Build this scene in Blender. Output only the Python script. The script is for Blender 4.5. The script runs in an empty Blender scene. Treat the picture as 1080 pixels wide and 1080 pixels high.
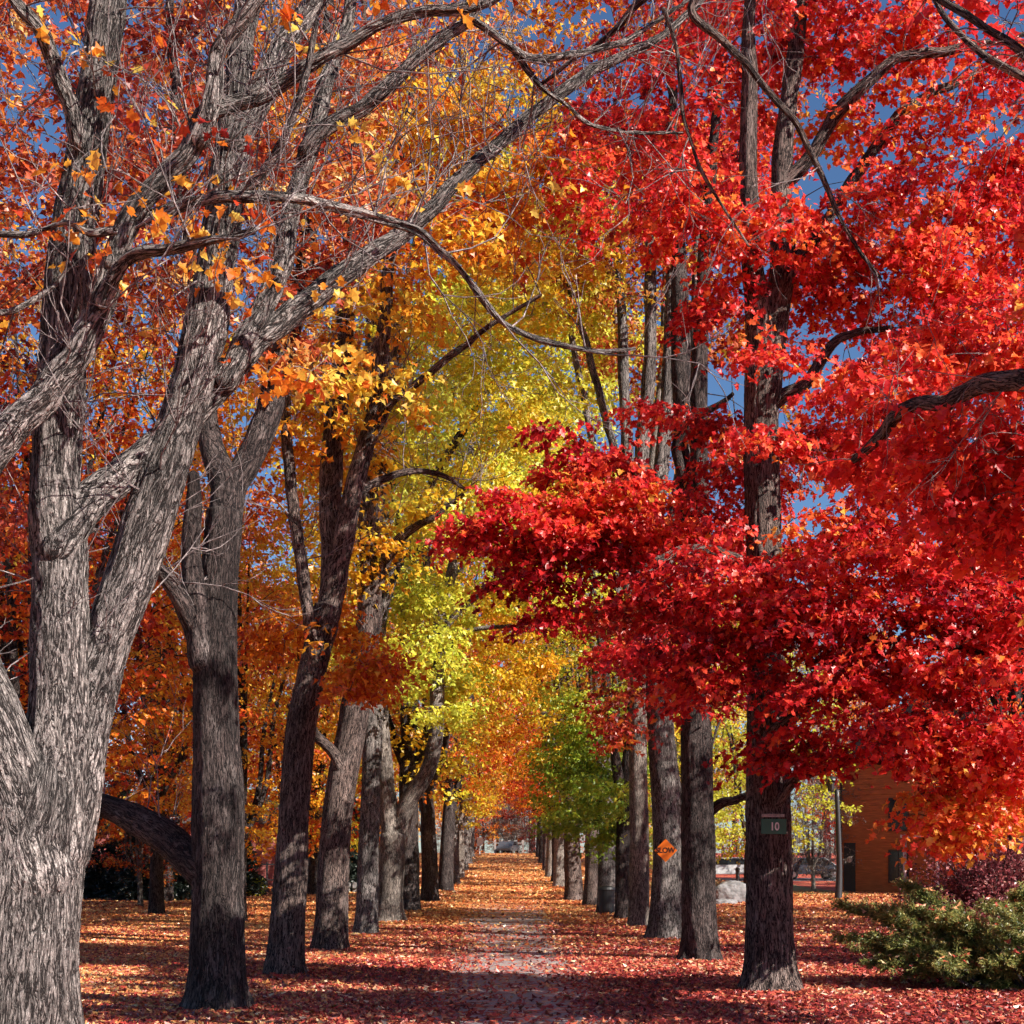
import bpy, math
import numpy as np
from mathutils import Vector

# ------------------------------------------------------------------ basics
sc = bpy.context.scene
COL = sc.collection
PI = math.pi
CX, CY, F, CAMZ = 533.0, 908.0, 1541.0, 1.6          # where the avenue vanishes, focal length, eye height
SUN_EL, SUN_PHI = math.radians(31), math.radians(57)  # sun behind the viewer's right shoulder
rng = np.random.default_rng(7)


def ground_z(y):
    y = np.asarray(y, float)
    return 2.4 * np.clip((y - 70) / 80, 0, 1) ** 1.6


def P(x, y, Y):
    return np.array([(x - CX) / F * Y, Y, CAMZ + (CY - y) / F * Y])


def tag(o, label=None, cat=None, group=None, kind=None):
    if label: o['label'] = label
    if cat: o['category'] = cat
    if group: o['group'] = group
    if kind: o['kind'] = kind
    return o


def empty(name, loc, label, cat, group=None, rz=0.0):
    o = bpy.data.objects.new(name, None)
    o.empty_display_size = 0.3
    o.location = loc
    o.rotation_euler = (0, 0, rz)
    COL.objects.link(o)
    return tag(o, label, cat, group)


def link(name, me, mat, parent=None):
    o = bpy.data.objects.new(name, me)
    if mat is not None and len(me.materials) == 0:
        for q in (mat if isinstance(mat, (list, tuple)) else (mat,)):
            me.materials.append(q)
    COL.objects.link(o)
    if parent is not None:
        o.parent = parent
    return o


def build_mesh(name, V, polys, smooth=False, tone=None, bark=None, mat_idx=None):
    """polys: list of (M,k) index arrays; tone: one value per face; bark: one vector per vertex."""
    me = bpy.data.meshes.new(name)
    V = np.ascontiguousarray(V, np.float32)
    polys = [np.asarray(p, np.int32) for p in polys if len(p)]
    nl = sum(p.size for p in polys)
    nf = sum(len(p) for p in polys)
    me.vertices.add(len(V)); me.vertices.foreach_set('co', V.ravel())
    me.loops.add(nl); me.polygons.add(nf)
    me.loops.foreach_set('vertex_index', np.concatenate([p.ravel() for p in polys]))
    tot = np.concatenate([np.full(len(p), p.shape[1], np.int32) for p in polys])
    start = np.concatenate([[0], np.cumsum(tot)[:-1]]).astype(np.int32)
    me.polygons.foreach_set('loop_start', start)
    try:
        me.polygons.foreach_set('loop_total', tot)
    except Exception:
        pass
    me.polygons.foreach_set('use_smooth', np.full(nf, smooth))
    if tone is not None:
        a = me.attributes.new('tone', 'FLOAT', 'FACE')
        a.data.foreach_set('value', np.ascontiguousarray(tone, np.float32))
    if bark is not None:
        a = me.attributes.new('bark', 'FLOAT_VECTOR', 'POINT')
        a.data.foreach_set('vector', np.ascontiguousarray(bark, np.float32).ravel())
    if mat_idx is not None:
        me.polygons.foreach_set('material_index', np.ascontiguousarray(mat_idx, np.int32))
    me.update(calc_edges=True)
    return me


def crown_mesh(name, acc, V, Fc, tone, origin=(0, 0, 0)):
    """leaves (first material) together with the fine branches that carry them (second material)"""
    o = np.asarray(origin)
    nv = len(V)
    if not acc.V:
        return build_mesh(name, V - o, [Fc], False, tone)
    BV, Q, T = np.vstack(acc.V), np.vstack(acc.Q) + nv, np.vstack(acc.T) + nv
    nb = len(Q) + len(T)
    return build_mesh(name, np.vstack([V, BV]) - o, [Fc, Q, T], False, np.concatenate([tone, np.zeros(nb)]),
                      np.vstack([np.zeros((nv, 3)), np.vstack(acc.B)]), np.concatenate([np.zeros(len(Fc)), np.ones(nb)]))


def vnoise(p):
    """value noise of (N,3) points, 0..1"""
    i = np.floor(p).astype(np.int64)
    f = p - i
    f = f * f * (3 - 2 * f)
    out = 0
    for dx in (0, 1):
        for dy in (0, 1):
            for dz in (0, 1):
                h = ((i[:, 0] + dx) * 374761393 + (i[:, 1] + dy) * 668265263 + (i[:, 2] + dz) * 1274126177) & 0x7fffffff
                h = (h ^ (h >> 13)) * 1103515245 & 0x7fffffff
                h = (h ^ (h >> 16)) & 0xffff
                w = (f[:, 0] if dx else 1 - f[:, 0]) * (f[:, 1] if dy else 1 - f[:, 1]) * (f[:, 2] if dz else 1 - f[:, 2])
                out = out + w * h / 65535.0
    return out


def unit(v):
    return v / np.maximum(np.linalg.norm(v, axis=-1, keepdims=True), 1e-9)


# ------------------------------------------------------------------ materials
def new_mat(name):
    m = bpy.data.materials.new(name)
    m.use_nodes = True
    nt = m.node_tree
    nt.nodes.clear()
    return m, nt, nt.nodes.new, nt.links.new


def ramp(node, stops, interp='LINEAR'):
    cr = node.color_ramp
    cr.interpolation = interp
    while len(cr.elements) < len(stops):
        cr.elements.new(0.5)
    for e, (p, c) in zip(cr.elements, stops):
        e.position = p
        e.color = (*c, 1)


PAL = {
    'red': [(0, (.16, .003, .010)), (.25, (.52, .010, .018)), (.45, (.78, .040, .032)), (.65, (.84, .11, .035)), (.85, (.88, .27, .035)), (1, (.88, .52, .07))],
    'crimson': [(0, (.10, .003, .010)), (.35, (.33, .005, .013)), (.7, (.52, .014, .018)), (1, (.62, .06, .02))],
    'orange': [(0, (.30, .012, .01)), (.3, (.58, .055, .012)), (.55, (.78, .18, .015)), (.8, (.86, .38, .03)), (1, (.86, .62, .10))],
    'russet': [(0, (.18, .018, .014)), (.3, (.46, .065, .03)), (.55, (.66, .17, .045)), (.8, (.76, .38, .09)), (1, (.82, .62, .22))],
    'amber': [(0, (.46, .05, .01)), (.35, (.80, .25, .015)), (.65, (.86, .48, .03)), (1, (.82, .68, .09))],
    'yellow': [(0, (.66, .24, .01)), (.35, (.82, .52, .025)), (.7, (.80, .70, .06)), (1, (.60, .66, .07))],
    'lime': [(0, (.42, .34, .02)), (.5, (.46, .50, .035)), (1, (.66, .64, .07))],
    'green': [(0, (.08, .14, .012)), (.5, (.25, .38, .035)), (.85, (.52, .56, .05)), (1, (.6, .45, .04))],
    'maroon': [(0, (.05, .004, .008)), (.5, (.18, .010, .014)), (.8, (.34, .03, .02)), (1, (.5, .14, .03))],
    'redolive': [(0, (.18, .006, .01)), (.35, (.42, .03, .014)), (.6, (.55, .16, .02)), (.8, (.5, .36, .03)), (1, (.55, .5, .05))],
    'rust': [(0, (.14, .01, .01)), (.4, (.36, .035, .012)), (.7, (.58, .13, .015)), (1, (.72, .38, .04))],
    'spruce': [(0, (.006, .010, .008)), (.6, (.016, .026, .018)), (1, (.05, .06, .05))],
    'juniper': [(0, (.022, .036, .010)), (.45, (.085, .115, .028)), (.8, (.26, .27, .07)), (1, (.48, .38, .13))],
    'barberry': [(0, (.06, .010, .016)), (.5, (.25, .05, .06)), (.85, (.42, .14, .13)), (1, (.55, .28, .22))],
    'drab': [(0, (.10, .08, .07)), (.5, (.24, .19, .16)), (.85, (.38, .31, .27)), (1, (.45, .28, .16))],
    'litter': [(0, (.05, .008, .010)), (.25, (.17, .016, .018)), (.5, (.40, .045, .035)), (.7, (.58, .14, .075)), (.87, (.70, .36, .16)), (1, (.80, .60, .38))],
    'litter_gold': [(0, (.10, .016, .012)), (.25, (.32, .055, .025)), (.5, (.60, .20, .06)), (.75, (.76, .42, .14)), (1, (.84, .64, .30))],
}
LEAF = {}


def leaf_mat(pal, trans=0.48):
    if pal in LEAF: return LEAF[pal]
    m, nt, N, L = new_mat('leaves_' + pal)
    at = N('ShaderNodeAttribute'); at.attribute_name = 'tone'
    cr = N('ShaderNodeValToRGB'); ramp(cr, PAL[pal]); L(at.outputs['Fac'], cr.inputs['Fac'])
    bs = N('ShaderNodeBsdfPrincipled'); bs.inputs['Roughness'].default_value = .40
    bs.inputs['Specular IOR Level'].default_value = .6
    L(cr.outputs['Color'], bs.inputs['Base Color'])
    tr = N('ShaderNodeBsdfTranslucent')
    g = N('ShaderNodeGamma'); g.inputs['Gamma'].default_value = .85
    L(cr.outputs['Color'], g.inputs['Color']); L(g.outputs['Color'], tr.inputs['Color'])
    mx = N('ShaderNodeMixShader'); mx.inputs[0].default_value = trans
    L(bs.outputs[0], mx.inputs[1]); L(tr.outputs[0], mx.inputs[2])
    out = N('ShaderNodeOutputMaterial'); L(mx.outputs[0], out.inputs['Surface'])
    LEAF[pal] = m
    return m


def bark_mat(name, light, dark, lichen, scale=1.0, bump=.03):
    """furrowed bark: long cracks running with the limb, finer flakes between them, pale lichen patches"""
    m, nt, N, L = new_mat(name)
    at = N('ShaderNodeAttribute'); at.attribute_name = 'bark'

    def noise(sx, sz, detail, rough, dist):
        mp = N('ShaderNodeMapping'); mp.inputs['Scale'].default_value = (sx * scale, sx * scale, sz * scale)
        L(at.outputs['Vector'], mp.inputs['Vector'])
        n = N('ShaderNodeTexNoise'); n.inputs['Scale'].default_value = 1; n.inputs['Detail'].default_value = detail
        n.inputs['Roughness'].default_value = rough; n.inputs['Distortion'].default_value = dist
        L(mp.outputs[0], n.inputs['Vector'])
        return n.outputs['Fac']

    def math(op, a, b=None):
        k = N('ShaderNodeMath'); k.operation = op
        for idx, v in enumerate((a, b)):
            if v is None: continue
            if isinstance(v, (int, float)): k.inputs[idx].default_value = v
            else: L(v, k.inputs[idx])
        return k.outputs[0]

    def crack(n, width):
        d = math('ABSOLUTE', math('SUBTRACT', n, .5))
        r = N('ShaderNodeMapRange'); r.interpolation_type = 'SMOOTHSTEP'; r.inputs['From Max'].default_value = width
        L(d, r.inputs['Value'])
        return r.outputs[0]

    a = crack(noise(34, 4.6, 4, .62, .9), .08)
    b = crack(noise(70, 15, 3, .6, .9), .06)
    fine = noise(95, 26, 4, .7, .3)
    big0 = crack(noise(13, 2.3, 4, .6, .8), .055)
    a = math('MULTIPLY', a, math('ADD', math('MULTIPLY', big0, .55), .45))
    h = math('MULTIPLY', math('MULTIPLY', a, math('ADD', math('MULTIPLY', b, .55), .45)), math('ADD', math('MULTIPLY', fine, .9), .35))
    cr = N('ShaderNodeValToRGB')
    mid = tuple(.55 * p + .45 * q for p, q in zip(light, dark))
    ramp(cr, [(.10, dark), (.30, mid), (.55, light), (.85, tuple(min(1, 1.45 * p) for p in light))])
    L(h, cr.inputs['Fac'])
    pt = noise(5.5, 2.6, 7, .68, .2)
    pr = N('ShaderNodeMapRange'); pr.inputs['From Min'].default_value = .50; pr.inputs['From Max'].default_value = .62
    L(pt, pr.inputs['Value'])
    f = math('MULTIPLY', math('MULTIPLY', pr.outputs[0], .7), h)
    mx = N('ShaderNodeMix'); mx.data_type = 'RGBA'
    L(f, mx.inputs[0]); L(cr.outputs['Color'], mx.inputs[6]); mx.inputs[7].default_value = (*lichen, 1)
    big = noise(2.1, 1.1, 4, .6, 0)
    bm = N('ShaderNodeMapRange'); bm.inputs['From Min'].default_value = .35; bm.inputs['From Max'].default_value = .62
    bm.inputs['To Min'].default_value = .55; bm.inputs['To Max'].default_value = 1.1
    L(big, bm.inputs['Value'])
    mm = N('ShaderNodeVectorMath'); mm.operation = 'SCALE'
    L(mx.outputs[2], mm.inputs[0]); L(bm.outputs[0], mm.inputs['Scale'])
    bs = N('ShaderNodeBsdfPrincipled'); bs.inputs['Roughness'].default_value = .85; bs.inputs['Specular IOR Level'].default_value = .2
    L(mm.outputs[0], bs.inputs['Base Color'])
    bp = N('ShaderNodeBump'); bp.inputs['Strength'].default_value = 1; bp.inputs['Distance'].default_value = bump
    L(h, bp.inputs['Height']); L(bp.outputs[0], bs.inputs['Normal'])
    out = N('ShaderNodeOutputMaterial'); L(bs.outputs[0], out.inputs['Surface'])
    return m


BARK_GREY = bark_mat('bark_grey', (.32, .28, .268), (.018, .014, .014), (.52, .46, .43))
BARK_BROWN = bark_mat('bark_brown', (.25, .18, .16), (.015, .010, .011), (.40, .33, .31))
BARK_PALE = bark_mat('bark_pale', (.40, .34, .30), (.07, .055, .05), (.52, .47, .43))
BARK_DARK = bark_mat('bark_dark', (.11, .082, .078), (.012, .009, .010), (.30, .26, .25))
TWIG = bark_mat('twig_bark', (.30, .25, .25), (.10, .08, .08), (.42, .38, .38), 1.5, .004)


def simple(name, col, rough=.6, metal=0.0, var=.12, scale=9, bump=0.0):
    m, nt, N, L = new_mat(name)
    bs = N('ShaderNodeBsdfPrincipled'); bs.inputs['Roughness'].default_value = rough; bs.inputs['Metallic'].default_value = metal
    tc = N('ShaderNodeTexCoord')
    n = N('ShaderNodeTexNoise'); n.inputs['Scale'].default_value = scale; n.inputs['Detail'].default_value = 6
    L(tc.outputs['Object'], n.inputs['Vector'])
    cr = N('ShaderNodeValToRGB')
    ramp(cr, [(.25, tuple(c * (1 - 2 * var) for c in col)), (.75, tuple(min(1, c * (1 + 2 * var)) for c in col))])
    L(n.outputs['Fac'], cr.inputs['Fac']); L(cr.outputs['Color'], bs.inputs['Base Color'])
    if bump:
        bp = N('ShaderNodeBump'); bp.inputs['Distance'].default_value = bump
        L(n.outputs['Fac'], bp.inputs['Height']); L(bp.outputs[0], bs.inputs['Normal'])
    out = N('ShaderNodeOutputMaterial'); L(bs.outputs[0], out.inputs['Surface'])
    return m


def litter_mat(name, base_mix, path=False):
    """leaf litter: a mosaic of fallen leaves, redder near the viewer, more golden down the avenue"""
    m, nt, N, L = new_mat(name)
    ge = N('ShaderNodeNewGeometry')
    sep = N('ShaderNodeSeparateXYZ'); L(ge.outputs['Position'], sep.inputs[0])
    vo = N('ShaderNodeTexVoronoi'); vo.inputs['Scale'].default_value = 15
    vo.inputs['Randomness'].default_value = 1
    nw = N('ShaderNodeTexNoise'); nw.inputs['Scale'].default_value = 9; nw.inputs['Detail'].default_value = 3
    L(ge.outputs['Position'], nw.inputs['Vector'])
    wx = N('ShaderNodeMix'); wx.data_type = 'VECTOR'; wx.inputs[0].default_value = .06
    L(ge.outputs['Position'], wx.inputs[4]); L(nw.outputs['Color'], wx.inputs[5]); L(wx.outputs[1], vo.inputs['Vector'])
    sc_ = N('ShaderNodeSeparateColor'); L(vo.outputs['Color'], sc_.inputs[0])
    nb = N('ShaderNodeTexNoise'); nb.inputs['Scale'].default_value = .55; nb.inputs['Detail'].default_value = 5
    L(ge.outputs['Position'], nb.inputs['Vector'])
    ad = N('ShaderNodeMath'); ad.operation = 'ADD'
    L(sc_.outputs[0], ad.inputs[0]); L(nb.outputs['Fac'], ad.inputs[1])
    hf = N('ShaderNodeMath'); hf.operation = 'MULTIPLY_ADD'; hf.inputs[1].default_value = .62; hf.inputs[2].default_value = -.10
    L(ad.outputs[0], hf.inputs[0])
    c1 = N('ShaderNodeValToRGB'); ramp(c1, PAL['litter']); L(hf.outputs[0], c1.inputs['Fac'])
    c2 = N('ShaderNodeValToRGB'); ramp(c2, PAL['litter_gold']); L(hf.outputs[0], c2.inputs['Fac'])
    mr = N('ShaderNodeMapRange'); mr.inputs['From Min'].default_value = 24; mr.inputs['From Max'].default_value = 70
    lx = N('ShaderNodeMath'); lx.operation = 'MULTIPLY_ADD'; lx.inputs[1].default_value = -5.5
    L(sep.outputs['X'], lx.inputs[0]); L(sep.outputs['Y'], lx.inputs[2])
    L(lx.outputs[0], mr.inputs['Value'])
    mx = N('ShaderNodeMix'); mx.data_type = 'RGBA'
    L(mr.outputs[0], mx.inputs[0]); L(c1.outputs['Color'], mx.inputs[6]); L(c2.outputs['Color'], mx.inputs[7])
    col = mx.outputs[2]
    if path:
        ng = N('ShaderNodeTexNoise'); ng.inputs['Scale'].default_value = 60; ng.inputs['Detail'].default_value = 4
        L(ge.outputs['Position'], ng.inputs['Vector'])
        cg = N('ShaderNodeValToRGB'); ramp(cg, [(.3, (.17, .15, .155)), (.7, (.44, .39, .39))]); L(ng.outputs['Fac'], cg.inputs['Fac'])
        th = N('ShaderNodeMath'); th.operation = 'GREATER_THAN'
        nm = N('ShaderNodeMapRange'); nm.inputs['From Min'].default_value = .35; nm.inputs['From Max'].default_value = .65
        nm.inputs['To Min'].default_value = .40; nm.inputs['To Max'].default_value = .98
        L(nb.outputs['Fac'], nm.inputs['Value'])
        fd = N('ShaderNodeMapRange'); fd.inputs['From Min'].default_value = 40; fd.inputs['From Max'].default_value = 62
        fd.inputs['To Min'].default_value = 0; fd.inputs['To Max'].default_value = 1
        L(sep.outputs['Y'], fd.inputs['Value'])
        a2 = N('ShaderNodeMath'); a2.operation = 'SUBTRACT'
        L(nm.outputs[0], a2.inputs[0]); L(fd.outputs[0], a2.inputs[1])
        L(sc_.outputs[1], th.inputs[0]); L(a2.outputs[0], th.inputs[1])
        mg = N('ShaderNodeMix'); mg.data_type = 'RGBA'
        L(th.outputs[0], mg.inputs[0]); L(cg.outputs['Color'], mg.inputs[6]); L(col, mg.inputs[7])
        col = mg.outputs[2]
    dk = N('ShaderNodeMapRange'); dk.inputs['From Min'].default_value = .0; dk.inputs['From Max'].default_value = .06
    dk.inputs['To Min'].default_value = 1; dk.inputs['To Max'].default_value = 0
    bs = N('ShaderNodeBsdfPrincipled'); bs.inputs['Roughness'].default_value = .7; bs.inputs['Specular IOR Level'].default_value = .3
    L(col, bs.inputs['Base Color'])
    bp = N('ShaderNodeBump'); bp.inputs['Distance'].default_value = .05; bp.inputs['Strength'].default_value = .9
    L(sc_.outputs[2], bp.inputs['Height']); L(bp.outputs[0], bs.inputs['Normal'])
    out = N('ShaderNodeOutputMaterial'); L(bs.outputs[0], out.inputs['Surface'])
    return m


# ------------------------------------------------------------------ tubes (trunks, limbs, twigs)
class Acc:
    def __init__(self): self.V, self.Q, self.T, self.B, self.n = [], [], [], [], 0


def catmull(p, step):
    p = np.asarray(p, float)
    if len(p) < 3:
        n = max(2, int(np.linalg.norm(p[-1, :3] - p[0, :3]) / step) + 1)
        return p[0] + (p[-1] - p[0]) * np.linspace(0, 1, n)[:, None]
    q = np.vstack([2 * p[0] - p[1], p, 2 * p[-1] - p[-2]])
    out = []
    for i in range(1, len(q) - 2):
        n = max(1, int(np.linalg.norm(q[i + 1, :3] - q[i, :3]) / step))
        t = np.linspace(0, 1, n, endpoint=False)[:, None]
        a, b, c, d = q[i - 1], q[i], q[i + 1], q[i + 2]
        out.append(.5 * (2 * b + (c - a) * t + (2 * a - 5 * b + 4 * c - d) * t ** 2 + (3 * b - a - 3 * c + d) * t ** 3))
    out.append(p[-1:])
    o = np.vstack(out)
    o[:, 3] = np.maximum(o[:, 3], .0015)
    return o


def tube(acc, pr, n, rough=0.0, flare=0.0, wob=0.0, seed=0):
    """pr: (N,4) points with radius"""
    pr = np.asarray(pr, float)
    p, r = pr[:, :3], pr[:, 3]
    N = len(p)
    t = unit(np.gradient(p, axis=0))
    ref = np.array([1., 0, 0]) if abs(t[0, 0]) < .9 else np.array([0, 1., 0])
    u = np.empty((N, 3))
    a = ref - t[0] * ref.dot(t[0]); u[0] = a / np.linalg.norm(a)
    for i in range(1, N):
        a = u[i - 1] - t[i] * u[i - 1].dot(t[i])
        u[i] = a / max(np.linalg.norm(a), 1e-9)
    v = np.cross(t, u)
    s = np.concatenate([[0], np.cumsum(np.linalg.norm(np.diff(p, axis=0), axis=1))])
    th = np.linspace(0, 2 * PI, n, endpoint=False)
    rm = max(r.mean(), .004)
    cs, sn = np.cos(th), np.sin(th)
    B = np.stack([np.broadcast_to(cs * rm, (N, n)), np.broadcast_to(sn * rm, (N, n)), np.broadcast_to(s[:, None], (N, n))], -1)
    off = np.array([(seed * 3.17) % 11, (seed * 7.31) % 13, (seed * 1.93) % 17])
    B = B + off
    R = np.broadcast_to(r[:, None], (N, n)).copy()
    if flare:
        ph = seed * 1.3
        lob = .7 + .3 * np.sin(3 * th + ph) + .25 * np.sin(5 * th + 2 * ph)
        R *= 1 + flare * np.exp(-s[:, None] / .24) * lob[None, :]
    if wob:
        R *= 1 + wob * (vnoise((B * [3.0, 3.0, 1.3]).reshape(-1, 3)).reshape(N, n) - .5) * 2
    if rough:
        q = (B * [30, 30, 4.2]).reshape(-1, 3)
        q = q + 1.2 * (vnoise(q * .6 + 31)[:, None] - .5)
        rid = 1 - np.abs(2 * vnoise(q) - 1)
        rid = rid * .7 + .3 * vnoise(q * 2.3 + 7)
        R += rough * (rid.reshape(N, n) - .6)
    V = p[:, None, :] + R[..., None] * (cs[None, :, None] * u[:, None, :] + sn[None, :, None] * v[:, None, :])
    i0 = acc.n
    k = np.arange(N - 1)[:, None] * n
    j = np.arange(n)[None, :]; j2 = (j + 1) % n
    Q = np.stack([k + j, k + j2, k + n + j2, k + n + j], -1).reshape(-1, 4) + i0
    acc.V.append(V.reshape(-1, 3)); acc.B.append(B.reshape(-1, 3)); acc.Q.append(Q)
    tip = i0 + N * n
    acc.V.append((p[-1] + t[-1] * r[-1] * .6)[None]); acc.B.append(B[-1, :1] * 1.0)
    l = i0 + (N - 1) * n
    acc.T.append(np.stack([l + np.arange(n), l + (np.arange(n) + 1) % n, np.full(n, tip)], -1))
    acc.n += N * n + 1


def acc_mesh(name, acc, origin=(0, 0, 0)):
    return build_mesh(name, np.vstack(acc.V) - np.asarray(origin), [np.vstack(acc.Q), np.vstack(acc.T)], True, bark=np.vstack(acc.B))


# ------------------------------------------------------------------ leaves
MAPLE = np.array([(0, 0), (.30, -.03), (.22, .17), (.55, .40), (.24, .50), (.30, .68), (0, 1), (-.30, .68), (-.24, .50), (-.55, .40), (-.22, .17), (-.30, -.03)])
STAR = np.array([(0, 0), (.50, .26), (.22, .48), (0, 1), (-.22, .48), (-.50, .26)])
DIAM = np.array([(0, 0), (.42, .45), (0, 1), (-.42, .45)])
NEEDLE = np.array([(-.09, 0), (.09, 0), (0, 1)])


def leaf_arrays(pos, nor, head, size, shape, rg, fold=.22):
    n = unit(nor)
    h = head - n * (head * n).sum(1, keepdims=True)
    h = unit(h)
    b = np.cross(h, n)
    k = len(shape)
    x, y = shape[:, 0], shape[:, 1]
    f = rg.uniform(.2, 1.8, (len(pos), 1)) * fold
    z = f * np.abs(x)[None] * 1.5 - f * .8 * (y ** 2)[None]
    S = np.asarray(size)[:, None, None]
    V = pos[:, None, :] + S * (x[None, :, None] * b[:, None, :] + (y[None, :, None] - .15) * h[:, None, :] + z[..., None] * n[:, None, :])
    return V.reshape(-1, 3), np.arange(len(pos) * k).reshape(-1, k)


def spray_leaves(C, O, R, T, k, size, shape, rg, tilt=.75, droop=.35, tj=.11):
    """k leaves along a few twiglets fanned out round every spray centre"""
    N = len(C)
    m = 6
    a0 = np.arctan2(O[:, 1], O[:, 0])
    ang = a0[:, None] + rg.uniform(-1, 1, (N, m)) * 2.2
    j = rg.integers(0, m, (N, k))
    s = rg.uniform(.05, 1, (N, k)) ** .75
    A = np.take_along_axis(ang, j, 1) + rg.normal(0, .12, (N, k))
    d = s * R[:, None]
    rise = rg.normal(0, .16, (N, m)); zz = np.take_along_axis(rise, j, 1)
    pos = np.stack([C[:, None, 0] + np.cos(A) * d, C[:, None, 1] + np.sin(A) * d,
                    C[:, None, 2] + zz * d - droop * s ** 2 * R[:, None]], -1)
    pos += rg.normal(0, .045, pos.shape) * (R[:, None, None] / .6)
    out = np.stack([np.cos(A), np.sin(A), np.zeros_like(A)], -1)
    nor = np.array([0, 0, 1.]) + .45 * out + rg.normal(0, tilt, pos.shape)
    head = out * .7 + np.array([0, 0, -.55]) + rg.normal(0, .5, pos.shape)
    tone = np.clip(T[:, None] + rg.normal(0, tj, (N, k)), 0, 1)
    sz = size * rg.uniform(.65, 1.25, (N * k))
    V, Fc = leaf_arrays(pos.reshape(-1, 3), nor.reshape(-1, 3), head.reshape(-1, 3), sz, shape, rg)
    return V, Fc, tone.ravel()


def connect(nodes, C, rg, r0=.012):
    """grow thin branches from the skeleton nodes out to every spray centre"""
    nodes = np.asarray(nodes, float)[:, :3]
    d0 = np.array([np.min(np.linalg.norm(nodes - c, axis=1)) for c in C])
    pool = np.empty((len(nodes) + len(C) * 5, 3)); n = len(nodes); pool[:n] = nodes
    out = []
    for i in np.argsort(d0):
        c = C[i]
        q = pool[:n]
        dv = c - q
        dd = np.linalg.norm(dv, axis=1)
        cost = dd + .5 * np.maximum(0, q[:, 2] - c[2] - .1)      # rather reach up and out than down
        b = int(np.argmin(cost)); L = dd[b]
        if L < .05: continue
        p = q[b].copy()
        t = np.linspace(0, 1, 5)[:, None]
        side = rg.normal(0, .07 * L, 3)
        path = p + (c - p) * t + (side + [0, 0, .10 * L]) * np.sin(t * PI) * (1 - .3 * t)
        r = np.linspace(r0 * (.55 + .42 * min(L, 4)), .0035, 5)[:, None]
        out.append(np.hstack([path, r]))
        pool[n:n + 4] = path[1:]; n += 4
    return out


def mass_sprays(masses, rg):
    """masses: (centre, (rx,ry,rz), count, tone, spread) -> spray centres, tone"""
    C, T = [], []
    for c, r, n, tn, sp in masses:
        d = unit(rg.normal(0, 1, (n, 3))) * rg.uniform(0, 1, (n, 1)) ** .42
        C.append(np.asarray(c) + d * np.asarray(r)); T.append(tn + rg.normal(0, sp, n))
    return np.vstack(C), np.concatenate(T)


def bare_twigs(lines, rg, per_m, L0, r0, levels=2, up=.3):
    """fine leafless twigs growing off limb polylines (N,4)"""
    out = []
    def grow(p, d, L, r, lev):
        n = 5
        pts = [p.copy()]
        for i in range(n):
            d = unit(d + rg.normal(0, .20, 3) + np.array([0, 0, up * .16]))
            pts.append(pts[-1] + d * L / n)
        pts = np.array(pts)
        rr = np.linspace(r, .0018, n + 1)[:, None]
        out.append(np.hstack([pts, rr]))
        if lev > 0:
            for _ in range(rg.integers(2, 5)):
                i = rg.integers(1, n)
                grow(pts[i], unit(unit(pts[i + 1] - pts[i]) + rg.normal(0, .55, 3)), L * rg.uniform(.35, .65), r * .6, lev - 1)
    for ln in lines:
        seg = np.linalg.norm(np.diff(ln[:, :3], axis=0), axis=1)
        tot = seg.sum(); cum = np.concatenate([[0], np.cumsum(seg)])
        for _ in range(int(tot * per_m)):
            s = rg.uniform(.15, 1) * tot
            i = min(np.searchsorted(cum, s) - 1, len(seg) - 1)
            p = ln[i, :3] + (ln[i + 1, :3] - ln[i, :3]) * (s - cum[i]) / max(seg[i], 1e-6)
            t = unit(ln[i + 1, :3] - ln[i, :3])
            d = unit(t * .7 + rg.normal(0, .8, 3) + np.array([0, 0, up]))
            grow(p, d, L0 * rg.uniform(.5, 1.4), min(r0, ln[i, 3] * .5), levels)
    return out


# ------------------------------------------------------------------ trees drawn after the photograph
def line(pts, Y, dy=(0, 0), scale=1.0):
    pts = [tuple(p) for p in pts]
    n = len(pts)
    out = []
    for i, p in enumerate(pts):
        yy = Y + dy[0] + (dy[1] - dy[0]) * i / max(1, n - 1)
        out.append([*P(p[0], p[1], yy), p[2] * yy / F * scale])
    return np.array(out)


def boxm(x0, y0, x1, y1, Y0, Y1, n, r, cnt, tone, spread=.10, seed=0, flat=.55, tspread=.0):
    rg = np.random.default_rng(seed * 1000 + 50000 + int(x0 * 3 + y0 * 7))
    out = []
    for _ in range(n):
        Y = rg.uniform(Y0, Y1)
        rr = r * rg.uniform(.7, 1.3)
        out.append((P(rg.uniform(x0, x1), rg.uniform(y0, y1), Y), (rr, rr, rr * flat), cnt, tone + rg.normal(0, tspread), spread))
    return out


def pm(x, y, Y, rx, rz, cnt, tone, spread=.09, ry=None):
    return (P(x, y, Y), (rx, ry or rx * .8, rz), cnt, tone, spread)


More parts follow.
